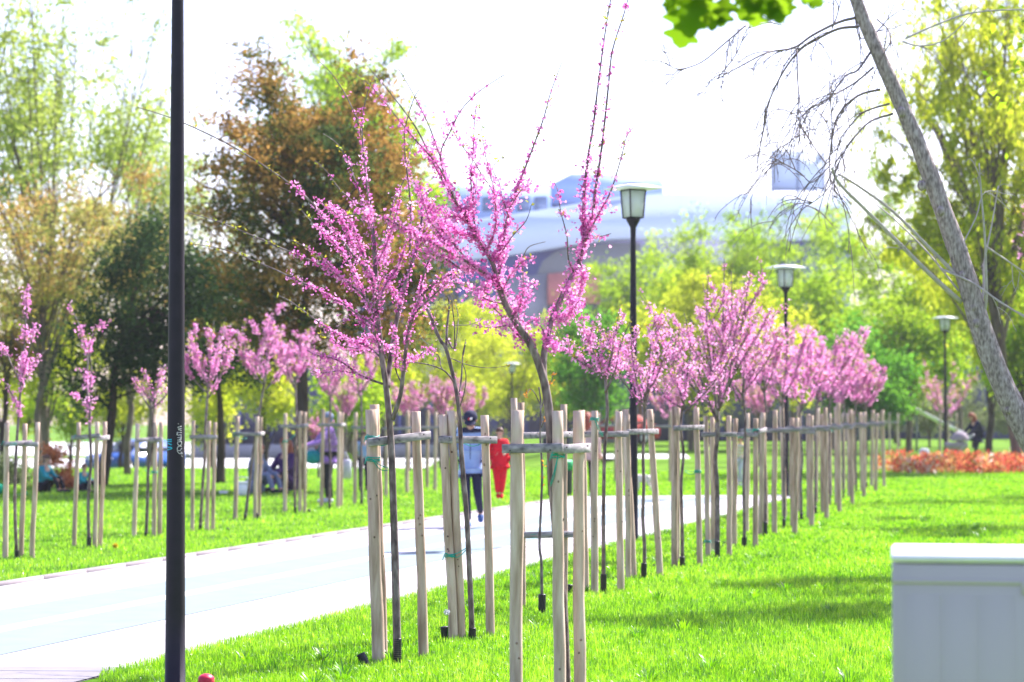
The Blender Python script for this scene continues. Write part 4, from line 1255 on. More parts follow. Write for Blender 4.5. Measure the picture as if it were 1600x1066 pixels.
# low yellow-green leaves behind the far lawn
low = [(40, 90, 560, 150, 'lf_yel', 'yellow-green tree low behind the leftmost redbud'), (110, 88, 590, 120, 'lf_green', 'green bush-like tree behind the Y-shaped redbud'), (190, 86, 565, 130, 'lf_yel', 'yellow-green tree low behind the stakes left of the dark pole'),
       (330, 80, 555, 150, 'lf_yel', 'yellow-green tree low just right of the dark pole'), (415, 82, 560, 120, 'lf_yel', 'bright yellow-green tree low behind the fullest far-lawn redbud'),
       (535, 78, 560, 140, 'lf_green', 'fresh green tree low right of the conifer trunk'), (600, 92, 545, 140, 'lf_yel', 'yellow-green tree low behind the big left redbud')]
for k, (px, Y, ty, wp, lf_, lab) in enumerate(low):
    T_('young_tree', lab, px, Y, ty, wp, 'round', lf_, 'bark_dark', bot_y=663, n=3600, lsize=.14, tr=.10, seed=30 + k, clumps=70, clump_r=.5, group='low leafy trees behind the far lawn')
mid = [(690, 108, 470, 200, 'lf_yel', 'yellow-green tree behind the nearly bare redbud'), (800, 112, 490, 200, 'lf_yel', 'bright yellow tree behind the fork of the tall redbud'), (745, 125, 440, 170, 'lf_yel', 'taller yellow-green tree below the pale building'),
       (880, 118, 520, 130, 'lf_yel', 'pale yellow bush behind the stakes right of the tall redbud'), (925, 92, 470, 150, 'lf_deep', 'deep green tree left of the second lamp post')]
for k, (px, Y, ty, wp, lf_, lab) in enumerate(mid):
    T_('deciduous_tree', lab, px, Y, ty, wp, 'round', lf_, 'bark_mid', bot_y=655, n=10000, lsize=.15, tr=.12, seed=50 + k, clumps=130, clump_r=.55)
big_ = [(1000, 120, 362, 200, 'lf_green', 'green tree right behind the second lamp post lantern', 640), (1110, 115, 328, 240, 'lf_green', 'broad green tree above the tallest far redbud', 600), (1240, 118, 308, 250, 'lf_green', 'green tree behind the third lamp post', 600),
        (1080, 100, 420, 200, 'lf_yel', 'yellow-green tree low behind the tallest far redbud', 640), (1190, 98, 430, 190, 'lf_yel', 'yellow-green tree low left of the third lamp post', 640), (1300, 104, 405, 230, 'lf_green', 'green tree between third and farthest lamp posts', 640),
        (1400, 120, 250, 260, 'lf_green', 'tall green tree left of the leaning trunk', 580), (1420, 96, 430, 190, 'lf_green', 'fresh green tree behind the farthest lamp post', 600), (1350, 92, 500, 150, 'lf_deep', 'deep green tree at the far end of the pink row', 660),
        (1500, 105, 330, 200, 'lf_yel', 'yellow-green tree behind the leaning trunk', 600)]
for k, (px, Y, ty, wp, lf_, lab, by_) in enumerate(big_):
    T_('deciduous_tree', lab, px, Y, ty, wp, 'round', lf_, 'bark_mid', bot_y=by_, n=15000, lsize=.16, tr=.14, seed=70 + k, clumps=160, clump_r=.6)
T_('walnut_tree', 'large tree with hanging yellow-green leaves and a dark trunk at the right edge', 1545, 66, -60, 400, 'hanging', 'lf_yel', 'bark_mid', bot_y=520, n=24000, lsize=.17, tr=.15, seed=90, clumps=440, clump_r=.42, aspect=.4, bx=1592)
T_('walnut_tree', 'yellow-green tree with hanging leaves just right of the leaning trunk', 1545, 80, 300, 230, 'hanging', 'lf_yel', 'bark_dark', bot_y=620, n=11000, lsize=.17, tr=.14, seed=91, clumps=170, clump_r=.5, aspect=.45)
T_('walnut_tree', 'green leafy tree at the right edge below the pink blossom', 1600, 72, 380, 170, 'hanging', 'lf_green', 'bark_dark', bot_y=610, n=8000, lsize=.16, tr=.12, seed=92, clumps=130, clump_r=.5, aspect=.45)
sh = [(1405, 112, 575, 90, 'grey-green bush left of the farthest lamp post'), (1452, 110, 590, 80, 'grey-green bush behind the white slide'), (1520, 108, 580, 100, 'grey-green bush behind the woman with the pram'), (1585, 106, 570, 90, 'grey-green bush behind the leaning trunk')]
for k, (px, Y, ty, wp, lab) in enumerate(sh):
    T_('willow_bush', lab, px, Y, ty, wp, 'round', 'lf_grey', 'bark_mid', bot_y=690, n=3000, lsize=.12, tr=.07, seed=110 + k, clumps=70, clump_r=.45, group='grey-green bushes beyond the far lawn', cat='bush')
T_('smoke_bush', 'orange-red leafy shrub behind the child in teal', 92, 52, 690, 70, 'round', 'lf_orange', 'bark_dark', bot_y=772, n=2500, lsize=.07, tr=.03, seed=120, clumps=60, clump_r=.22, group=None, cat='shrub')
T_('smoke_bush', 'olive green shrub left of the orange-red shrub', 15, 54, 690, 60, 'round', 'lf_grey', 'bark_dark', bot_y=770, n=2000, lsize=.07, tr=.03, seed=121, clumps=50, clump_r=.22, group=None, cat='shrub')
# trees standing just right of the view, whose shade falls across the lawn
for (x_, y_, zt, zb_, rr_, nn, sd_, lab) in [
        (7.1, 26.9, 8.6, 4.2, 1.2, 3600, 130, 'leafy tree on the lawn just outside the right edge, shading the middle of the grass'),
        (6.0, 23.4, 8.0, 4.8, .85, 2200, 133, 'slim leafy tree outside the right edge, nearest to the cabinet'),
        (13.4, 48.5, 11.0, 4.0, 2.2, 6000, 131, 'leafy tree on the lawn just outside the right edge, near the flower bed'),
        (9.8, 37, 8.0, 4.5, 1.3, 2400, 132, 'young leafy tree outside the right edge, midway to the flower bed')]:
    pxx = 800 + x_ / y_ * F
    T_('lawn_tree', lab, pxx, y_, 640 - (zt - CAMH) * F / y_, rr_ * 2 * F / y_, 'round', 'lf_green', 'bark_mid', bot_y=640 - (zb_ - CAMH) * F / y_, n=nn, lsize=.11, tr=.10, seed=sd_, clumps=70, clump_r=.5, group='trees on the lawn at the right')
# far redbuds
fr_l = [(690, 700, 575, 90, 64, 'soft pink far redbud above the man in the light blue jacket'), (735, 705, 590, 70, 70, 'soft pink far redbud right of the bare redbud twigs'), (640, 705, 585, 80, 66, 'soft pink far redbud behind the big left trunk'),
        (1050, 705, 570, 90, 68, 'soft pink far redbud right of the second lamp post'), (1185, 700, 570, 60, 72, 'soft pink far redbud behind the forked redbud stem'), (1478, 715, 560, 110, 82, 'pink redbud round the farthest lamp post'),
        (1632, 720, 270, 60, 40, 'pink redbud blossom cut off by the right edge'), (498, 720, 645, 36, 60, 'small lilac-pink redbud beside the purple jacketed woman'), (540, 700, 585, 60, 70, 'faint pink far redbud right of the conifer trunk')]
for k, (px, fy, ty, wp, Y, lab) in enumerate(fr_l):
    b = Vector((at(px, 640, Y).x, Y, gz(at(px, 640, Y).x, Y)))
    fz = max(at(px, min(fy, 650), Y).z, b.z + .5)
    if k == 6: fz = at(px, 420, Y).z
    if k == 7: fz = b.z + .6
    grow_redbud(b, fz - b.z, at(px, ty, Y).z - b.z, wp * mpp(Y) * 1.2, lab, G_BACK, 300 + k, dens=(30 if k != 5 else 18) if k != 6 else 12, mat='blossom_far', r=.035, nmain=8, size=.045, petals=4)

# ------------------------------------------------------------------ leaning bare tree
YT = 22.0
base = ground(1735, 935); base.y = YT; base.x = at(1735, 900, YT).x; base.z = 0
root = empty('leaning_tree', base); tag(root, 'leaning grey trunk with drooping bare twigs at the right', 'tree')
p = lambda pts, d0=0, d1=0: pxpath(pts, YT, d0, d1)
mt = mpp(YT)
wd = MB(); tw = MB(); wh = MB(); bd = MB()
tr_pts = [Vector((base.x, YT, -.1))] + p([(1700, 850), (1655, 760), (1600, 668), (1562, 590), (1532, 510), (1512, 440), (1485, 360), (1450, 265), (1415, 180), (1375, 90), (1345, 20), (1325, -40), (1300, -120)])
tr_r = [27, 25, 22.5, 19.5, 17.5, 16.5, 15.8, 14.6, 13.2, 12.0, 11.0, 10.2, 9, 7]
P, Rr = tube(wd, tr_pts, [r * mt for r in tr_r], 18, 5, wob=.10)
for (px, py) in [(1527, 505), (1522, 480), (1556, 560), (1577, 640), (1440, 290), (1408, 175), (1470, 330), (1505, 430)]:
    c = at(px, py, YT - 12 * mt); ellipsoid(wd, c, (7 * mt, 5 * mt, 8 * mt), 9, 6, noise_amp=.3)
wd.build('trunk', M['bark_lean'], root, smooth=True)
rs = random.Random(5)


def twig(pts, r0, r1, dd, depth=0, mbx=None):
    mbx = mbx or tw
    Pt, _ = tube(mbx, p(pts, 0, dd), list(np.linspace(r0, r1, len(pts)) * mt), 5, 4)
    n = len(Pt)

    def drop(o, d, L, r, lev):
        """a side twig that arches out and droops, splitting once or twice"""
        k1 = o + d * L * .35 + Vector((0, 0, .02 * L)); k2 = o + d * L * .7 + Vector((rs.gauss(0, .04), rs.gauss(0, .04), -.12)) * L; k3 = o + d * L * .9 + Vector((rs.gauss(0, .08), rs.gauss(0, .08), -.42 * rs.random() - .08)) * L
        sp, _ = tube(mbx, [o, k1, k2, k3], [r, r * .85, r * .7, r * .5], 4, 4)
        for f in np.linspace(.25, 1, max(3, int(L / .07))):
            c = sp[int(f * (len(sp) - 1))]
            kites(bd, np.array([c, c]) + RNG.normal(size=(2, 3)) * .003, .020, .3, bias=np.array([tuple(d)] * 2))
        if lev < 2:
            for q in range(rs.choice((1, 2, 2)) if lev == 0 else rs.choice((0, 1))):
                o3 = Vector(sp[int((.25 + .6 * rs.random()) * (len(sp) - 1))])
                d3 = (d * .8 + Vector((rs.gauss(0, .55), rs.gauss(0, .5), rs.gauss(-.1, .45)))).normalized()
                drop(o3, d3, L * (.45 + .3 * rs.random()), r * .7, lev + 1)
    for k in range(int(len(pts) * 1.2) if depth == 0 else 1 + len(pts) // 3):
        i = int((.12 + .85 * rs.random()) * (n - 1))
        o = Vector(Pt[i]); tdir = Vector(Pt[min(i + 1, n - 1)] - Pt[max(i - 1, 0)]).normalized()
        L = (.22 + .45 * rs.random()) * (1 if depth == 0 else .5)
        d = (tdir * .9 + Vector((rs.gauss(0, .4), rs.gauss(0, .4), rs.gauss(-.15, .4)))).normalized()
        drop(o, d, L, .88 * mt, 0)


for pts, a, b, dd in [
    ([(1337, 28), (1310, 35), (1270, 55), (1240, 75), (1200, 82), (1160, 102), (1120, 124)], 2.6, .8, -.4),
    ([(1342, 42), (1310, 45), (1275, 62), (1250, 78), (1225, 110), (1205, 150), (1195, 178), (1192, 205), (1180, 217)], 2.6, .7, .5),
    ([(1120, 124), (1150, 85), (1165, 50), (1182, 30), (1195, 0)], 1.0, .5, .1),
    ([(1165, 40), (1130, 70), (1095, 98), (1060, 108), (1040, 98)], 1.4, .6, -.2),
    ([(1360, 82), (1340, 110), (1320, 120), (1290, 160), (1270, 165), (1250, 185)], 2.0, .6, -.5),
    ([(1365, 105), (1335, 130), (1300, 150), (1262, 172), (1235, 178)], 1.8, .6, .3),
    ([(1375, 140), (1340, 150), (1310, 180), (1300, 220), (1296, 260), (1298, 285)], 2.2, .7, -.2),
    ([(1390, 162), (1350, 175), (1330, 195), (1312, 220), (1305, 260)], 1.8, .6, .4),
    ([(1395, 178), (1360, 190), (1335, 215), (1318, 240), (1305, 270), (1303, 300)], 1.9, .6, -.6),
    ([(1245, 78), (1246, 120), (1248, 150), (1244, 190), (1232, 230), (1215, 250), (1195, 258)], 1.4, .5, -.2),
    ([(1300, 255), (1270, 285), (1250, 270), (1220, 255), (1205, 262)], 1.1, .5, -.2),
    ([(1300, 285), (1285, 305), (1265, 318), (1252, 312)], 1.0, .5, .2),
    ([(1335, 15), (1345, 60), (1380, 40), (1400, 0)], 1.4, .6, .3),
    ([(1300, 45), (1310, 10), (1290, -20)], 1.3, .5, -.3),
    ([(1370, 30), (1390, 50), (1390, 80), (1382, 75)], 1.3, .5, -.3),
    ([(1300, 240), (1300, 190), (1296, 140), (1300, 90)], 1.2, .5, -.3),
    ([(1290, 255), (1272, 230), (1255, 205), (1245, 190)], 1.2, .5, .3),
]:
    twig(pts, a, b, dd)
for pts, a, b, dd in [
    ([(1502, 472), (1450, 425), (1400, 375), (1350, 325), (1310, 285), (1300, 262)], 4.2, 2.0, -.5),
    ([(1505, 440), (1450, 385), (1395, 330), (1340, 290), (1310, 272)], 3.4, 1.6, -.2),
    ([(1498, 455), (1450, 395), (1400, 345), (1370, 320)], 1.8, .9, .3),
    ([(1535, 500), (1541, 470), (1541, 430), (1539, 370), (1534, 310), (1530, 255)], 3.2, 1.0, -.3),
    ([(1533, 490), (1537, 450), (1538, 410), (1550, 350), (1560, 290)], 2.4, .9, .3),
    ([(1470, 420), (1520, 442), (1560, 470), (1605, 498)], 2.0, 1.4, -.4),
    ([(1540, 385), (1570, 405), (1610, 432)], 1.8, 1.2, .2),
    ([(1500, 390), (1525, 340), (1540, 300), (1580, 330)], 1.2, .7, .2),
    ([(1415, 60), (1460, 40), (1520, 20), (1600, 15), (1640, 18)], 1.8, 1.2, .4),
    ([(1410, 65), (1440, 72), (1480, 60), (1530, 10)], 1.5, .9, -.3),
]:
    wh = MB(); twig(pts, a, b, dd, 1, wh); wh.build('branch', M['whip'], root, smooth=True)
tw.build('crown', M['twig'], root, smooth=True)
bd.build('foliage', M['twig'], root)

# big oblique brown limb behind it belongs to a tree standing farther right
YK = 86.0
bk = Vector((at(1665, 640, YK).x, YK, 0)); root = empty('old_tree', bk); tag(root, 'brown oblique limbs of an old tree behind the leaning trunk', 'tree')
p2 = lambda pts, d0=0, d1=0: pxpath(pts, YK, d0, d1); mk_ = mpp(YK)
m = MB()
tube(m, [bk - Vector((0, 0, .1))] + p2([(1650, 620), (1630, 500), (1590, 410), (1530, 330), (1495, 280), (1470, 215), (1440, 165), (1428, 130)]), [x * mk_ for x in (22, 19, 14, 10, 10, 9, 6, 3, 1)], 10, 4)
tube(m, p2([(1632, 510), (1585, 480), (1515, 470), (1460, 420), (1420, 385), (1350, 340)], 0, 1.0), [x * mk_ for x in (9, 8, 7, 5, 4, 2)], 7, 4)
m.build('trunk', M['bark_dark'], root, smooth=True)
lf = MB(); 
for (cx0, cy0) in [(1440, 60), (1470, 40), (1500, 90), (1440, 130), (1520, 60), (1480, 150), (1410, 30)]:
    c = np.array(at(cx0, cy0, YK)); kites(lf, c + RNG.normal(size=(110, 3)) * .6, .2, .45, bias=(0, 0, -1))
lf.build('crown', M['lf_yel'], root)

# ------------------------------------------------------------------ oak branch at the top, near the camera
YO = 8.8
bo = Vector((3.5, YO, 0)); root = empty('oak_tree', bo); tag(root, 'green lobed oak leaves hanging into the top of the picture', 'tree')
m = MB(); mo = mpp(YO)
tube(m, [bo, bo + Vector((.02, 0, 1.2)), bo + Vector((-.03, 0, 2.4)), bo + Vector((0, .1, 3.6)), bo + Vector((.1, .1, 4.6))], [.06, .055, .05, .035, .015], 10, 4)
lim = [bo + Vector((-.03, 0, 2.9)), Vector((2.2, YO, 3.62)), Vector((1.7, YO, 3.66)), at(1240, -18, YO), at(1160, -10, YO), at(1075, 2, YO)]
tube(m, lim, [.02, .014, .010, .006, .004, .002], 7, 4)
m.build('trunk', M['bark_mid'], root, smooth=True)
lf = MB()


def oak_leaf(lf, base, d, L, nrm):
    d = d.normalized(); s = d.cross(nrm).normalized(); nrm = s.cross(d)
    prof = [(0, .02), (.10, .03), (.18, .20), (.25, .25), (.30, .13), (.38, .12), (.48, .36), (.56, .42), (.61, .21), (.68, .18), (.76, .32), (.83, .33), (.87, .16), (.94, .13), (1, .005)]
    V = []
    for t, w_ in prof:
        c = base + d * (t * L) - nrm * (.12 * L * t * t)
        V += [c - s * (w_ * L) + nrm * (w_ * L * .25), c, c + s * (w_ * L) + nrm * (w_ * L * .25)]
    fs = []
    for k in range(len(prof) - 1):
        a = k * 3; fs += [[a, a + 1, a + 4, a + 3], [a + 1, a + 2, a + 5, a + 4]]
    lf.add([tuple(v) for v in V], [np.array(fs)], RNG.random())


for (px, py, dx, dy, Lp) in [(1075, -2, -.2, 1, 80), (1095, -8, .1, 1, 62), (1062, -5, -.6, .9, 45), (1130, -10, .05, 1, 62), (1150, -8, .5, .9, 45), (1178, -8, -.2, 1, 60), (1195, -10, .3, 1, 62), (1220, -12, .1, 1, 52), (1240, -12, .7, .6, 50), (1210, -12, -.5, .8, 55), (1110, -14, -.3, .9, 50), (1085, -14, -.8, .5, 50), (1250, -16, .1, 1, 34)]:
    for q in range(2):
        b = at(px + q * 8, py - 16 + q * 5, YO + RNG.normal() * .05)
        oak_leaf(lf, b, Vector((dx + RNG.normal() * .15, RNG.normal() * .3, -dy)), Lp * mo * (.95 + .22 * RNG.random()), Vector((RNG.normal() * .4, -1, .3)))
lf.build('foliage', M['lf_oak'], root)

# ------------------------------------------------------------------ flower bed
mb = MB()
x0, x1 = ground(1375, 748).x, ground(1600, 738).x + 4
x0 += 1.1
for k in range(420):
    px_ = x0 + (x1 - x0) * RNG.random(); py_ = 62.5 + RNG.random() * 6 + (px_ - x0) * .25
    hp = .22 + .36 * RNG.random() ** 1.3 + .05 * (px_ - x0) / 3
    n = int(24 + 14 * RNG.random())
    q = np.stack([px_ + RNG.normal(size=n) * .13, py_ + RNG.normal(size=n) * .13, hp * RNG.random(n) ** .8 * .85], 1)
    base_t = RNG.choice([.05, .2, .3, .45, .6, .8, .95], p=[.08, .17, .25, .2, .15, .08, .07])
    kites(mb, q, .12, .42, bias=(0, 0, 1.3), rnd=np.clip(base_t + RNG.normal(size=n) * .10 + .12 * (q[:, 2] / hp < .3), 0, 1))
for k in range(70):   # woody stems
    xx = x0 + (x1 - x0) * k / 70; yy = 63 + RNG.random() * 5 + (xx - x0) * .25
    tube(mb, [Vector((xx, yy, -.02)), Vector((xx + .05, yy, .2)), Vector((xx + RNG.normal() * .1, yy, .40 + RNG.random() * .25))], [.012, .01, .005], 5, 2, rnd=.05)
tag(mb.build('flower_bed', M['lf_red']), 'bed of red and orange leafy shrubs across the right of the lawn', 'flower bed', kind='stuff')

# ------------------------------------------------------------------ buildings
YBd = 200.0
q = lambda x, y, Y=YBd: at(x, y, Y)


def prism(mb, outline, Y, depth, rnd=.5):
    """outline in photo pixels at distance Y, extruded away from the viewer"""
    f = [at(x, y, Y) for x, y in outline]
    n = len(f)
    V = [tuple(v) for v in f] + [(v.x, v.y + depth, v.z) for v in f]
    fs = [np.arange(n).reshape(1, -1), (n + np.arange(n))[::-1].reshape(1, -1), np.array([[k, n + k, n + (k + 1) % n, (k + 1) % n] for k in range(n)])]
    mb.add(V, fs, rnd)


gB = -1.2
root = empty('office_building', (at(950, 640, YBd).x, YBd, gB)); tag(root, 'long pale blue building with a curved roof band behind the trees', 'building')
m = MB(); a = at(560, 640, YBd + 3); c = at(1330, 640, YBd + 3)
box(m, ((a.x + c.x) / 2, YBd + 13, (gB + 17.2) / 2), (c.x - a.x, 20, 17.2 - gB)); wall = m.build('wall', M['bldg'], root)
for k in range(15):
    xx = a.x + 1.2 + k * (c.x - a.x - 2) / 15
    m = MB(); box(m, (xx + .9, YBd + 2.97, 2.2), (1.9, .12, 4.6)); m.build('window', M['bldg_dark'], wall)
    m = MB(); box(m, (xx + .9, YBd + 2.97, 11.0), (2.0, .12, 3.0)); m.build('window', M['bldg_dark'], wall)
# curved fascia: sweeps up to the right
m = MB()
top = [(640, 352), (720, 345), (800, 335), (880, 322), (960, 309), (1030, 303), (1120, 303), (1210, 305), (1330, 306)]
bot = [(1330, 372), (1300, 372), (1210, 372), (1120, 371), (1030, 370), (960, 372), (880, 384), (800, 396), (720, 405), (640, 410)]
prism(m, top + bot, YBd, 8); m.build('roof_band', M['fascia'], root)
m = MB(); prism(m, [(640, 300), (690, 292), (860, 287), (862, 345), (640, 352)], YBd + 9, 12); up = m.build('upper_storey', M['bldg_pale'], root)
for k in range(6):
    m = MB(); xx = 700 + k * 27; prism(m, [(xx, 308), (xx + 20, 307), (xx + 20, 330), (xx, 331)], YBd + 8.9, .3); m.build('window', M['window'], up)
m = MB(); prism(m, [(840, 300), (892, 272), (1025, 273), (1036, 286), (1036, 318), (840, 318)], YBd + 12, 8); m.build('rooftop_box', M['bldg_pale'], root)
m = MB(); prism(m, [(838, 470), (838, 430), (848, 408), (868, 393), (900, 385), (950, 380), (1000, 380), (1000, 470)], YBd + 1.2, 6); m.build('curved_bay', M['beige'], root)
m = MB(); prism(m, [(856, 428), (938, 420), (938, 474), (856, 476)], YBd + .7, .4); m.build('red_panel', M['redpanel'], root)
m = MB(); prism(m, [(790, 432), (855, 428), (855, 520), (790, 525)], YBd + .9, 2); m.build('grey_panel', M['wallgrey'], root)
# framed screen on the roof
rf = empty('rooftop_screen', at(1248, 305, YBd + 4)); tag(rf, 'square framed screen standing on the roof of the pale building', 'screen')
m = MB()
for s0, s1 in (((1206, 306), (1206, 236)), ((1288, 306), (1288, 240)), ((1206, 236), (1288, 240)), ((1247, 306), (1247, 238)), ((1206, 297), (1288, 297))):
    tube(m, [at(*s0, YBd + 4), at(*s1, YBd + 4)], [.09, .09], 6, 1)
m.build('frame', M['window'], rf)
m = MB(); prism(m, [(1208, 239), (1286, 242), (1286, 296), (1208, 296)], YBd + 4.1, .1); m.build('panel', M['screen'], rf)
# dark low building behind the far lawn, left
YD2 = 136.0; rb = empty('low_building', (at(420, 640, YD2).x, YD2, -1)); tag(rb, 'low dark navy building behind the yellow-green leaves on the left', 'building')
m = MB(); a = at(300, 640, YD2).x; c = at(760, 640, YD2).x
box(m, ((a + c) / 2, YD2 + 6, 1.6), (c - a, 12, 5.2)); wl = m.build('wall', M['bldg_dark'], rb)
for k in range(9):
    m = MB(); xx = a + .9 + k * (c - a) / 9.2; box(m, (xx, YD2 - .03, 1.4), (.16, .12, 4.6)); m.build('pier', M['bldg'], wl)
m = MB(); a = at(300, 640, 134).x; c = at(760, 640, 134).x; box(m, ((a + c) / 2, 134, -.62), (c - a, .3, .78), bev=.02); tag(m.build('low_wall', M['wallgrey'], None, origin=((a + c) / 2, 134, -1)), 'blue-grey low wall along the sunken road at the left', 'wall')
# dark building behind the path end
rb = empty('low_building', (at(1000, 640, 130).x, 130, 0)); tag(rb, 'low dark navy building behind the second lamp post', 'building')
m = MB(); a = at(850, 640, 130).x; c = at(1360, 640, 130).x; box(m, ((a + c) / 2, 136, 1.6), (c - a, 12, 5.6)); wl = m.build('wall', M['bldg_dark'], rb)
for k in range(8):
    m = MB(); xx = a + 1 + k * (c - a) / 8.2; box(m, (xx, 129.97, 1.6), (.16, .12, 5.0)); m.build('pier', M['bldg'], wl)
m = MB(); a = at(890, 640, 122).x; c = at(1010, 640, 122).x; box(m, ((a + c) / 2, 122, .18), (c - a, .3, .5), bev=.02); tag(m.build('low_wall', M['wallgrey'], None, origin=((a + c) / 2, 122, -.1)), 'blue-grey low wall behind the second lamp post', 'wall')
rb = empty('low_building', (at(1500, 640, 140).x, 140, 0)); tag(rb, 'blue-grey building glimpsed behind the leaning trunk and pram', 'building')
m = MB(); a = at(1370, 640, 140).x; c = at(1680, 640, 140).x; box(m, ((a + c) / 2, 146, 2.4), (c - a, 12, 6.4)); wl = m.build('wall', M['bldg'], rb)
for k in range(7):
    m = MB(); xx = a + 1 + k * (c - a) / 7.2; box(m, (xx, 139.97, 2.2), (1.0, .12, 3.4)); m.build('window', M['bldg_dark'], wl)

# ------------------------------------------------------------------ slide, bin, car


def car(base, rz, paint, label):
    root = empty('parked_car', base); tag(root, label, 'car')
    R_ = Matrix.Rotation(rz, 3, 'Z')
    def pr(outline, w0, mat, name, par=root, yo=0):
        m = MB(); n = len(outline)
        V = []
        for sy in (-1, 1):
            for x, z, ww in outline: V.append(tuple(base + R_ @ Vector((x, sy * ww * w0 + yo, z))))
        fs = [np.arange(n).reshape(1, -1), (n + np.arange(n))[::-1].reshape(1, -1), np.array([[k, n + k, n + (k + 1) % n, (k + 1) % n] for k in range(n)])]
        m.add(V, fs); return m.build(name, mat, par)
    pr([(-2.05, .28, 1), (-2.1, .62, 1), (-1.95, .82, .97), (-1.0, .92, .95), (-.35, 1.38, .8), (.25, 1.46, .78), (1.1, 1.42, .78), (1.75, 1.0, .93), (2.05, .92, .96), (2.1, .5, 1), (2.0, .28, 1)], .86, paint, 'body')
    for sy in (-1, 1):
        m = MB()
        pts = [(-.85, .95), (-.30, 1.33), (.95, 1.36), (1.45, 1.0)]
        V = [tuple(base + R_ @ Vector((x, sy * (.865 * (.96 - .2 * (z - .95) / .45)), z))) for x, z in pts] + [tuple(base + R_ @ Vector((x, sy * (.80 * (.96 - .2 * (z - .95) / .45)), z))) for x, z in pts]
        m.add(V, [np.array([[0, 1, 2, 3], [7, 6, 5, 4], [0, 4, 5, 1], [1, 5, 6, 2], [2, 6, 7, 3], [3, 7, 4, 0]])]); m.build('side_window', M['glass'], root)
    m = MB(); V = [tuple(base + R_ @ Vector(v)) for v in ((-1.0, -.72, .935), (-1.0, .72, .935), (-.38, .6, 1.385), (-.38, -.6, 1.385))]
    V2 = [tuple(Vector(v) + R_ @ Vector((-.02, 0, .015))) for v in V]; m.add(V + V2, [BOXF]); m.build('windscreen', M['glass'], root)
    for x in (-1.3, 1.3):
        for sy in (-1, 1):
            m = MB(); c = base + R_ @ Vector((x, sy * .82, .31)); d = R_ @ Vector((0, 1, 0))
            tube(m, [c - d * .1, c - d * .08, c + d * .08, c + d * .1], [.28, .31, .31, .28], 18, 1); wo_ = m.build('wheel', M['tyre'], root)
            m = MB(); tube(m, [c - d * .105, c + d * .105], [.18, .18], 14, 1); m.build('rim', M['white'], wo_)
    for sy in (-.55, .55):
        m = MB(); ellipsoid(m, base + R_ @ Vector((-2.06, sy, .68)), (.06, .17, .08), 10, 6, (R_.col[0], R_.col[1], R_.col[2])); m.build('headlight', M['white'], root)


car(Vector((at(212, 640, 101).x, 101, -1)), .95, M['carblue'], 'blue car parked beyond the far lawn left of the dark pole')
car(Vector((at(962, 640, 118).x, 118, 0)), .05, M['carred'], 'red car parked behind the second lamp post')
# slide
Ys = 98.0; a = at(1428, 640, Ys); c = at(1508, 681, Ys); bs = Vector(((a.x + c.x) / 2, Ys, 0))
root = empty('playground_slide', bs); tag(root, 'white sloping slide beyond the woman with the pram', 'slide')
m = MB(); plank(m, a, c, .07, .4, bev=.01)
e = c + Vector((.6, 0, -.12)); plank(m, c, e, .07, .4, bev=.01); m.build('chute', M['white'], root)
for dy in (-.22, .22):
    m = MB(); plank(m, a + Vector((0, dy, .06)), c + Vector((0, dy, .06)), .10, .04, bev=.01); m.build('side_rail', M['white'], root)
for t in (.05, .5, .95):
    m = MB(); k = a.lerp(c, t); tube(m, [Vector((k.x, k.y, -.05)), k - Vector((0, 0, .05))], [.05, .05], 8, 1); m.build('leg', M['wallgrey'], root)
# bin
b = ground(875, 774); root = empty('litter_bin', b); tag(root, 'dark litter bin lined with a green bag beyond the path', 'bin')
m = MB(); s = mpp(b.y); pts = [b + Vector((0, 0, z)) for z in (-.02, .02, .55, .60)]; tube(m, pts, [.22, .24, .26, .265], 16, 1); m.build('body', M['bin'], root, smooth=False)
m = MB(); tube(m, [b + Vector((0, 0, z)) for z in (.50, .58, .64, .70, .69)], [.272, .278, .276, .262, .2], 16, 1, wob=.1); m.build('bin_liner', M['greenbag'], root)

# ------------------------------------------------------------------ people


def skin_mesh(verts, edges, radii, root_i=0, levels=2):
    me = bpy.data.meshes.new('tmp'); me.from_pydata([tuple(v) for v in verts], edges, [])
    ob = bpy.data.objects.new('tmp', me); COL.objects.link(ob)
    md_ = ob.modifiers.new('s', 'SKIN'); md_.use_smooth_shade = True
    sv = me.skin_vertices[0].data
    for k, r in enumerate(radii):
        r = r if isinstance(r, tuple) else (r, r)
        sv[k].radius = r; sv[k].use_root = (k == root_i)
    sb = ob.modifiers.new('u', 'SUBSURF'); sb.levels = levels; sb.render_levels = levels
    dg = bpy.context.evaluated_depsgraph_get(); dg.update()
    ev = ob.evaluated_get(dg); em = ev.to_mesh()
    V = np.empty(len(em.vertices) * 3); em.vertices.foreach_get('co', V); V = V.reshape(-1, 3)
    fs = {}
    for pl in em.polygons: fs.setdefault(len(pl.vertices), []).append(list(pl.vertices))
    ev.to_mesh_clear()
    bpy.data.objects.remove(ob); bpy.data.meshes.remove(me)
    return V, [np.array(v) for v in fs.values()]


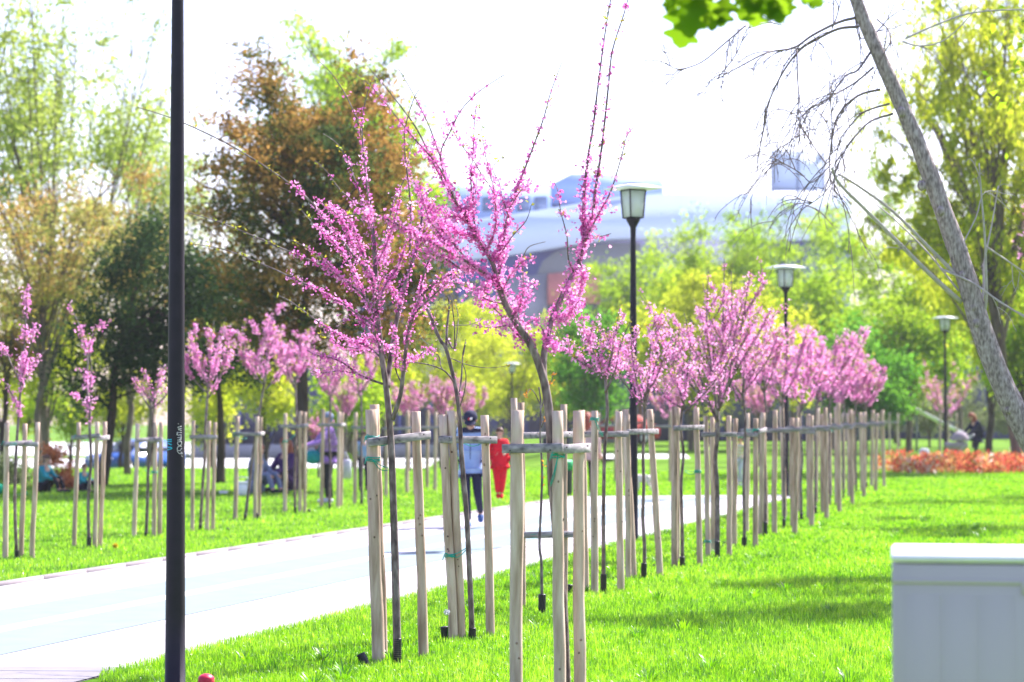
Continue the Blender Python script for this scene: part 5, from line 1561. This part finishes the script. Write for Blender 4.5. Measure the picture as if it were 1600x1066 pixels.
J0 = dict(pelvis=(0, 0, .95), waist=(0, 0, 1.10), chest=(0, 0, 1.32), neck=(0, .01, 1.49), head0=(0, -.01, 1.57), head1=(0, -.02, 1.655), head2=(0, -.005, 1.73),
          shl=(.17, 0, 1.42), ell=(.25, .02, 1.15), wrl=(.27, -.03, .90), shr=(-.17, 0, 1.42), elr=(-.25, .02, 1.15), wrr=(-.27, -.03, .90),
          hil=(.09, 0, .90), knl=(.10, -.02, .50), anl=(.10, .02, .08), tol=(.11, -.16, .03), hir=(-.09, 0, .90), knr=(-.10, -.02, .50), anr=(-.10, .02, .08), tor=(-.11, -.16, .03))
R0_ = dict(pelvis=.125, waist=.115, chest=.135, neck=.052, head0=.068, head1=.092, head2=.062, shl=.062, ell=.042, wrl=.030, shr=.062, elr=.042, wrr=.030,
           hil=.085, knl=.058, anl=.040, tol=.030, hir=.085, knr=.058, anr=.040, tor=.030)
E0 = [('pelvis', 'waist'), ('waist', 'chest'), ('chest', 'neck'), ('neck', 'head0'), ('head0', 'head1'), ('head1', 'head2'), ('chest', 'shl'), ('shl', 'ell'), ('ell', 'wrl'), ('chest', 'shr'), ('shr', 'elr'), ('elr', 'wrr'),
      ('pelvis', 'hil'), ('hil', 'knl'), ('knl', 'anl'), ('anl', 'tol'), ('pelvis', 'hir'), ('hir', 'knr'), ('knr', 'anr'), ('anr', 'tor')]


def person(base, rz, scale, label, pose=None, top=None, legs='navy', shoes='black', hair=None, cap=None, coat=0.0, extra=None, hairlong=False, group=None, topr=1.0, legr=1.1):
    J = {k: Vector(v) for k, v in J0.items()}
    if pose:
        for k, v in pose.items(): J[k] = Vector(v)
    root = empty('person', base); tag(root, label, 'person', group)
    Rm = Matrix.Rotation(rz, 3, 'Z')
    X = lambda v: base + Rm @ (Vector(v) * scale)
    def layer(names, grow, add, mat, name, extra_mesh=None, over=None):
        ed = [(a, b) for a, b in E0 if a in names and b in names]
        idx = {n_: i for i, n_ in enumerate(names)}
        V, fs = skin_mesh([J[n_] for n_ in names], [(idx[a], idx[b]) for a, b in ed], [((over or {}).get(n_, R0_[n_]) * grow + add) for n_ in names])
        m = MB(); m.add(np.array([tuple(X(v)) for v in V]), fs)
        if extra_mesh: extra_mesh(m)
        return m.build(name, M[mat], root, smooth=True)
    def hands(m):
        # five curled fingers and a thumb on each palm, nose and ears on the head
        for s, wr, el in ((1, 'wrl', 'ell'), (-1, 'wrr', 'elr')):
            d = (J[wr] - J[el]).normalized(); sd_ = d.cross(Vector((0, 1, 0)));
            sd_ = sd_.normalized() if sd_.length > .1 else Vector((1, 0, 0)); n_ = sd_.cross(d)
            tube(m, [X(J[wr]), X(J[wr] + d * .045), X(J[wr] + d * .085)], [.026 * scale, .036 * scale, .03 * scale], 8, 2)
            for k in range(4):
                o = J[wr] + d * .078 + sd_ * (k - 1.5) * .017
                Lf_ = (.06, .07, .066, .052)[k]
                tube(m, [X(o), X(o + d * Lf_ * .5 - n_ * .008), X(o + d * Lf_ * .85 - n_ * .03)], [.009 * scale, .0085 * scale, .006 * scale], 6, 2)
            o = J[wr] + d * .035 - sd_ * .03
            tube(m, [X(o), X(o + d * .025 - sd_ * .02), X(o + d * .055 - sd_ * .022 - n_ * .012)], [.011 * scale, .01 * scale, .007 * scale], 6, 2)
        hd = J['head1']; fwd = (J['head1'] - J['head0']); f_ = Vector((0, -1, 0))
        upv = (J['head2'] - J['head0']).normalized(); f_ = (f_ - upv * f_.dot(upv)).normalized(); rt = f_.cross(upv)
        nb = hd + f_ * .088 - upv * .015
        tube(m, [X(nb + upv * .04 - f_ * .006), X(nb + f_ * .012 - upv * .005), X(nb - upv * .016 - f_ * .004)], [.008 * scale, .015 * scale, .008 * scale], 6, 2)
        for s in (-1, 1):
            ellipsoid(m, X(hd + rt * .092 * s - upv * .01), (.012 * scale, .024 * scale, .032 * scale), 8, 5, (Rm @ rt, Rm @ f_, Rm @ upv))
    body = layer(list(J0.keys()), 1.0, 0, 'skin', 'body', hands)
    # eyes and mouth
    hd = J['head1']; upv = (J['head2'] - J['head0']).normalized(); f_ = Vector((0, -1, 0)); f_ = (f_ - upv * f_.dot(upv)).normalized(); rt = f_.cross(upv)
    m = MB()
    for s in (-1, 1): ellipsoid(m, X(hd + f_ * .083 + rt * .034 * s + upv * .012), (.012 * scale, .006 * scale, .007 * scale), 8, 5, (Rm @ rt, Rm @ f_, Rm @ upv))
    m.build('eyes', M['black'], body)
    m = MB(); ellipsoid(m, X(hd + f_ * .078 - upv * .055), (.024 * scale, .006 * scale, .006 * scale), 8, 5, (Rm @ rt, Rm @ f_, Rm @ upv)); m.build('mouth', M['redcloth'], body)
    if top:
        ov = {'pelvis': R0_['pelvis'] * topr, 'waist': R0_['waist'] * topr, 'chest': R0_['chest'] * (1 + (topr - 1) * .5)}
        names = ['pelvis', 'waist', 'chest', 'shl', 'ell', 'wrl', 'shr', 'elr', 'wrr']
        if coat:
            J['coat'] = J['pelvis'].lerp((J['knl'] + J['knr']) / 2, coat); R0_['coat'] = .15 * topr
            E0.append(('pelvis', 'coat')); names.append('coat')
        layer(names, 1.12, .012, top, 'jacket', None, ov)
        if coat: E0.pop(); del J['coat']
    layer(['pelvis', 'hil', 'knl', 'anl', 'hir', 'knr', 'anr'], legr, .008, legs, 'trousers')
    for s, an, to in ((1, 'anl', 'tol'), (-1, 'anr', 'tor')):
        m = MB(); d = (J[to] - J[an]); hl = J[an] - d * .25
        hl.z = J[to].z + .01
        tube(m, [X(hl), X(J[an].lerp(J[to], .35) - Vector((0, 0, .015))), X(J[to]), X(J[to] + d * .18)], [.042 * scale, .052 * scale, .042 * scale, .02 * scale], 9, 3); m.build('shoe', M[shoes], root, smooth=True)
    axs = (Rm @ rt, Rm @ f_, Rm @ upv)
    if hair:
        m = MB(); ellipsoid(m, X(hd - f_ * .014 + upv * .022), (.103 * scale, .108 * scale, .108 * scale), 14, 8, axs, z0=-.1)
        if hairlong:
            tube(m, [X(hd - f_ * .05 + upv * .05), X(hd - f_ * .085 - upv * .05), X(hd - f_ * .095 - upv * .17), X(hd - f_ * .09 - upv * .26)], [.085 * scale, .10 * scale, .10 * scale, .05 * scale], 10, 3)
        else:
            ellipsoid(m, X(hd - f_ * .03 - upv * .01), (.098 * scale, .085 * scale, .09 * scale), 12, 6, axs)
        m.build('hair', M[hair], root, smooth=True)
    if cap:
        m = MB(); ellipsoid(m, X(hd + upv * .035), (.110 * scale, .116 * scale, .108 * scale), 16, 8, axs, z0=-.05)
        c = hd + f_ * .13 + upv * .03
        ellipsoid(m, X(c), (.085 * scale, .085 * scale, .012 * scale), 14, 6, axs)
        co = m.build('cap', M[cap], root, smooth=True)
        if extra == 'logo':
            m = MB(); box(m, X(hd + f_ * .108 + upv * .085 - rt * .012), (.028 * scale, .02 * scale, .028 * scale), axs, bev=.002); m.build('logo', M['white'], co)
            m = MB(); box(m, X(hd + f_ * .108 + upv * .085 + rt * .017), (.028 * scale, .02 * scale, .028 * scale), axs, bev=.002); m.build('logo', M['redcloth'], co)
    return root, X, J, Rm


b = ground(735, 823)
man, X, J, Rm = person(b, 0.0, .97, 'man in a navy cap and light blue jacket walking on the path holding a child',
    dict(neck=(0, -.03, 1.48), head0=(.0, -.08, 1.54), head1=(.0, -.135, 1.605), head2=(.0, -.175, 1.675), shl=(.19, 0, 1.42), ell=(.27, -.06, 1.20), wrl=(.36, -.22, 1.13), elr=(-.27, .02, 1.16), wrr=(-.25, -.08, .93),
         knl=(.11, -.04, .50), anl=(.15, .26, .20), tol=(.15, .20, .08), knr=(-.06, -.14, .50), anr=(-.03, -.10, .08), tor=(-.03, -.28, .03), hir=(-.09, 0, .90)),
    'ltblue', 'navy', 'shoe_blue', 'brownhair', 'navy', .28, 'logo', topr=1.28)
# navy yoke over the shoulders and a zip
m = MB()
V, fs = skin_mesh([J['chest'] + Vector((0, 0, .02)), J['neck'] - Vector((0, 0, .03)), J['shl'], J['shl'].lerp(J['ell'], .75), J['shr'], J['shr'].lerp(J['elr'], .3)], [(0, 1), (0, 2), (2, 3), (0, 4), (4, 5)], [.172, .075, .088, .075, .088, .085])
m.add(np.array([tuple(X(v)) for v in V]), fs); m.build('jacket_yoke', M['navy'], man, smooth=True)
m = MB(); tube(m, [X((0, -.185, 1.25)), X((0, -.19, 1.1)), X((0, -.185, .95)), X((0, -.16, .8))], [.006] * 4, 5, 2); m.build('zip', M['navy'], man)
# the child hanging at his side, in red
cb = X((.44, -.20, .46))
person(cb, .12, .56, 'small child in red held up beside the man, legs dangling',
       dict(shl=(.17, 0, 1.42), ell=(.22, -.12, 1.20), wrl=(.12, -.24, 1.12), elr=(-.25, -.02, 1.2), wrr=(-.2, -.1, 1.0), anl=(.045, .02, .08), anr=(-.045, .02, .08), tol=(.045, -.1, -.02), tor=(-.045, -.1, -.02), knl=(.075, -.05, .5), knr=(-.075, -.05, .5)),
       'redcloth', 'redcloth', 'redcloth', 'brownhair', None, .45, None, topr=1.6, legr=1.65)
b = ground(917, 776)
person(b, PI * .95, .93, 'woman with reddish hair in a beige-pink coat at the end of the path', dict(ell=(.24, -.05, 1.15), wrl=(.2, -.2, 1.0)), 'pinkcoat', 'black', 'palecloth', 'redhair', None, .35, None, True, topr=1.2)
b = ground(1157, 760)
person(b, -.9, .64, 'child in a green hat and striped shirt behind the forked redbud', dict(ell=(.40, -.1, 1.30), wrl=(.60, -.2, 1.36), knl=(.10, -.12, .5), knr=(-.10, .06, .5)), 'stripes', 'palecloth', 'palecloth', 'brownhair', 'greenhat', 0, None)
b = ground(513, 786)
w_, X, J, Rm = person(b, -1.25, .93, 'woman in a purple plaid jacket reaching left, teal bag at her hip', dict(ell=(.26, -.22, 1.18), wrl=(.2, -.48, 1.12), elr=(-.26, -.2, 1.17), wrr=(-.18, -.46, 1.10)), 'purple', 'black', 'palecloth', 'greycloth', None, .32, None, topr=1.2)
hb = empty('shoulder_bag', X((-.02, -.30, .80))); tag(hb, 'teal shoulder bag at the hip of the purple jacketed woman', 'bag')
m = MB(); ellipsoid(m, X((-.02, -.30, .90)), (.17, .09, .13), 12, 8); m.build('body', M['teal'], hb, smooth=True)
m = MB(); tube(m, [X((-.02, -.22, .98)), X((.02, -.16, 1.2)), X((.1, -.08, 1.44)), X((.08, .1, 1.36))], [.012] * 4, 6, 4); m.build('strap', M['teal'], hb)
hb = empty('tote_bag', X((.1, .34, .55))); tag(hb, 'white tote bag behind the purple jacketed woman', 'bag')
m = MB(); box(m, X((.05, .36, .66)), (.16, .10, .36), bev=.03); m.build('body', M['palecloth'], hb)
m = MB(); tube(m, [X((.05, .32, .84)), X((.05, .33, 1.0)), X((.05, .40, .84))], [.01] * 3, 5, 4); m.build('handle', M['palecloth'], hb)
sit = dict(pelvis=(0, .05, .17), waist=(0, .04, .32), chest=(0, 0, .55), neck=(0, -.03, .72), head0=(0, -.05, .80), head1=(0, -.06, .885), head2=(0, -.05, .96), shl=(.17, 0, .65), shr=(-.17, 0, .65), ell=(.24, -.15, .42), elr=(-.24, -.15, .42), wrl=(.15, -.38, .36), wrr=(-.15, -.38, .36),
           hil=(.10, .03, .15), hir=(-.10, .03, .15), knl=(.14, -.38, .42), knr=(-.14, -.38, .42), anl=(.12, -.50, .08), anr=(-.12, -.50, .08), tol=(.12, -.68, .04), tor=(-.12, -.68, .04))
b = ground(402, 771); person(b, 1.0, 1.0, 'person in a blue-grey jacket sitting on the far lawn facing right', sit, 'greycloth', 'greycloth', 'black', 'redhair', None, 0, None, topr=1.15)
b = ground(448, 768); person(b, -.7, 1.12, 'person in dark purple with red hair sitting against the conifer trunk', sit, 'dkpurple', 'dkpurple', 'black', 'redhair', None, 0, None, True, topr=1.25)
b = ground(568, 767); person(b, .4, .70, 'small child in pale blue standing behind the left stakes', None, 'ltblue', 'navy', 'black', 'brownhair', None, 0, None)
b = ground(70, 770); person(b, 1.2, .78, 'child in a teal vest sitting by the orange-red shrub', sit, 'teal', 'black', 'black', 'brownhair', None, 0, None)
b = ground(130, 769); person(b, .9, .58, 'child in teal crouching behind the Y-shaped redbud stakes', sit, 'teal', 'navy', 'black', 'brownhair', None, 0, None)
b = Vector((at(1527, 640, 74).x, 74, 0))
w2, X, J, Rm = person(b, -1.25, .93, 'woman in a long navy coat pushing a pram behind the flower bed', dict(chest=(0, -.08, 1.30), neck=(0, -.16, 1.45), head0=(0, -.20, 1.52), head1=(0, -.24, 1.60), head2=(0, -.23, 1.68), shl=(.17, -.08, 1.40), shr=(-.17, -.08, 1.40), ell=(.24, -.25, 1.15), wrl=(.2, -.5, .98), elr=(-.24, -.25, 1.15), wrr=(-.2, -.5, .98), knl=(.1, -.15, .5), anr=(-.1, .2, .1)), 'navy', 'navy', 'black', 'redhair', None, .4, None, True, topr=1.25)
# pram: hood, basket, handle, wheels
pb = Vector((b.x - .72, 73.6, 0)); root = empty('pram', pb); tag(root, 'lilac-grey pram in front of the woman in navy', 'pram')
m = MB(); ellipsoid(m, pb + Vector((0, 0, .62)), (.36, .24, .20), 14, 8, z1=.4); m.build('basket', M['lilac'], root, smooth=True)
m = MB(); ellipsoid(m, pb + Vector((.12, 0, .74)), (.28, .25, .30), 14, 8, z0=0); m.build('hood', M['lilac'], root, smooth=True)
m = MB(); tube(m, [pb + Vector((.0, .2, .35)), pb + Vector((.3, .2, .75)), pb + Vector((.5, .2, .93)), pb + Vector((.5, -.2, .93)), pb + Vector((.3, -.2, .75)), pb + Vector((0, -.2, .35))], [.014] * 6, 6, 3)
for sx in (-1, 1):
    for sy in (-1, 1): tube(m, [pb + Vector((sx * .12, sy * .2, .5)), pb + Vector((-sx * .28, sy * .22, .13))], [.012] * 2, 6, 1)
m.build('frame', M['palecloth'], root)
for sx in (-.28, .28):
    for sy in (-.22, .22):
        m = MB(); c = pb + Vector((sx, sy, .13)); tube(m, [c - Vector((0, .02, 0)), c + Vector((0, .02, 0))], [.13, .13], 16, 1); m.build('wheel', M['tyre'], root)
m = MB(); box(m, pb + Vector((-.95, .2, .30)), (.30, .2, .44), bev=.06); tag(m.build('carrier_bag', M['palecloth'], None, origin=pb + Vector((-.95, .2, .05))), 'white carrier bag standing left of the pram', 'bag')
# small dog
b = ground(1006, 768); root = empty('dog', b); tag(root, 'small cream dog standing right of the second lamp post', 'dog')
names = [(0, 0, .27), (.09, 0, .275), (-.10, 0, .27), (-.17, 0, .31), (-.23, 0, .37), (-.29, 0, .36), (.14, 0, .30), (.20, 0, .38)]
vs = [Vector(v) for v in names]; ed = [(0, 1), (0, 2), (2, 3), (3, 4), (4, 5), (1, 6), (6, 7)]; rd = [.075, .075, .085, .055, .058, .03, .03, .022]
for sx, par in ((-.12, 2), (.10, 1)):
    for sy in (-.05, .05):
        k = len(vs)
        if sx > 0: vs += [Vector((sx - .02, sy, .17)), Vector((sx + .045, sy, .10)), Vector((sx + .02, sy, .015)), Vector((sx - .02, sy, .01))]; rd += [.035, .02, .018, .018]
        else: vs += [Vector((sx, sy, .19)), Vector((sx + .015, sy, .11)), Vector((sx, sy, .015)), Vector((sx - .03, sy, .01))]; rd += [.03, .02, .018, .018]
        ed += [(par, k), (k, k + 1), (k + 1, k + 2), (k + 2, k + 3)]
V, fs = skin_mesh(vs, ed, rd); m = MB(); m.add(V + np.array(b), fs)
for sy in (-.04, .04): ellipsoid(m, b + Vector((-.21, sy, .41)), (.018, .012, .035), 8, 5)
m.build('body', M['dogfur'], root, smooth=True)
m = MB(); ellipsoid(m, b + Vector((-.315, 0, .365)), (.012, .012, .01), 8, 5); m.build('nose', M['black'], root)
# things lying on the far lawn
b = ground(14, 774); root = empty('backpack', b); tag(root, 'lime green backpack lying on the far lawn at the left edge', 'bag')
m = MB(); ellipsoid(m, b + Vector((.08, 0, .10)), (.24, .14, .12), 14, 8, noise_amp=.05); m.build('body', M['lime'], root, smooth=True)
m = MB(); ellipsoid(m, b + Vector((-.18, 0, .12)), (.10, .13, .11), 12, 7); m.build('pocket', M['greenhat'], root, smooth=True)
m = MB(); tube(m, [b + Vector((.28, -.05, .1)), b + Vector((.38, -.1, .04)), b + Vector((.2, -.16, .02))], [.015] * 3, 6, 4); m.build('strap', M['greenhat'], root)
b = ground(380, 775); root = empty('picnic_box', b); tag(root, 'white picnic box on the far lawn beside the sitting person', 'box')
m = MB(); box(m, b + Vector((0, 0, .12)), (.22, .2, .24), bev=.02); m.build('body', M['white'], root)
m = MB(); box(m, b + Vector((0, 0, .262)), (.24, .22, .04), bev=.012); m.build('lid', M['white'], root)
m = MB(); tube(m, [b + Vector((-.1, -.0, .26)), b + Vector((-.08, 0, .36)), b + Vector((.08, 0, .36)), b + Vector((.1, 0, .26))], [.01] * 4, 6, 3); m.build('handle', M['palecloth'], root)
b = ground(349, 773); root = empty('food_tray', b); tag(root, 'flat white tray on the far lawn left of the picnic box', 'tray')
m = MB(); box(m, b + Vector((0, 0, .04)), (.17, .14, .05), bev=.015); m.build('tray', M['white'], root)
m = MB(); box(m, b + Vector((0, 0, .07)), (.18, .15, .012), bev=.004); m.build('rim', M['white'], root)

# ------------------------------------------------------------------ haze: thin volume added round the park in place of veiling flare
HAZE = 0.00028
if HAZE:
    hm = MB(); box(hm, (0, 180, 14.5), (660, 500, 35))
    mh = bpy.data.materials.new('flare_haze'); mh.use_nodes = True; N = mh.node_tree.nodes; N.clear()
    v = N.new('ShaderNodeVolumePrincipled'); v.inputs['Color'].default_value = (.93, .94, 1, 1); v.inputs['Density'].default_value = HAZE; v.inputs['Anisotropy'].default_value = .4
    o = N.new('ShaderNodeOutputMaterial'); mh.node_tree.links.new(v.outputs[0], o.inputs['Volume'])
    tag(hm.build('haze', mh), 'thin pale haze added over the whole park as veiling flare', kind='stuff')
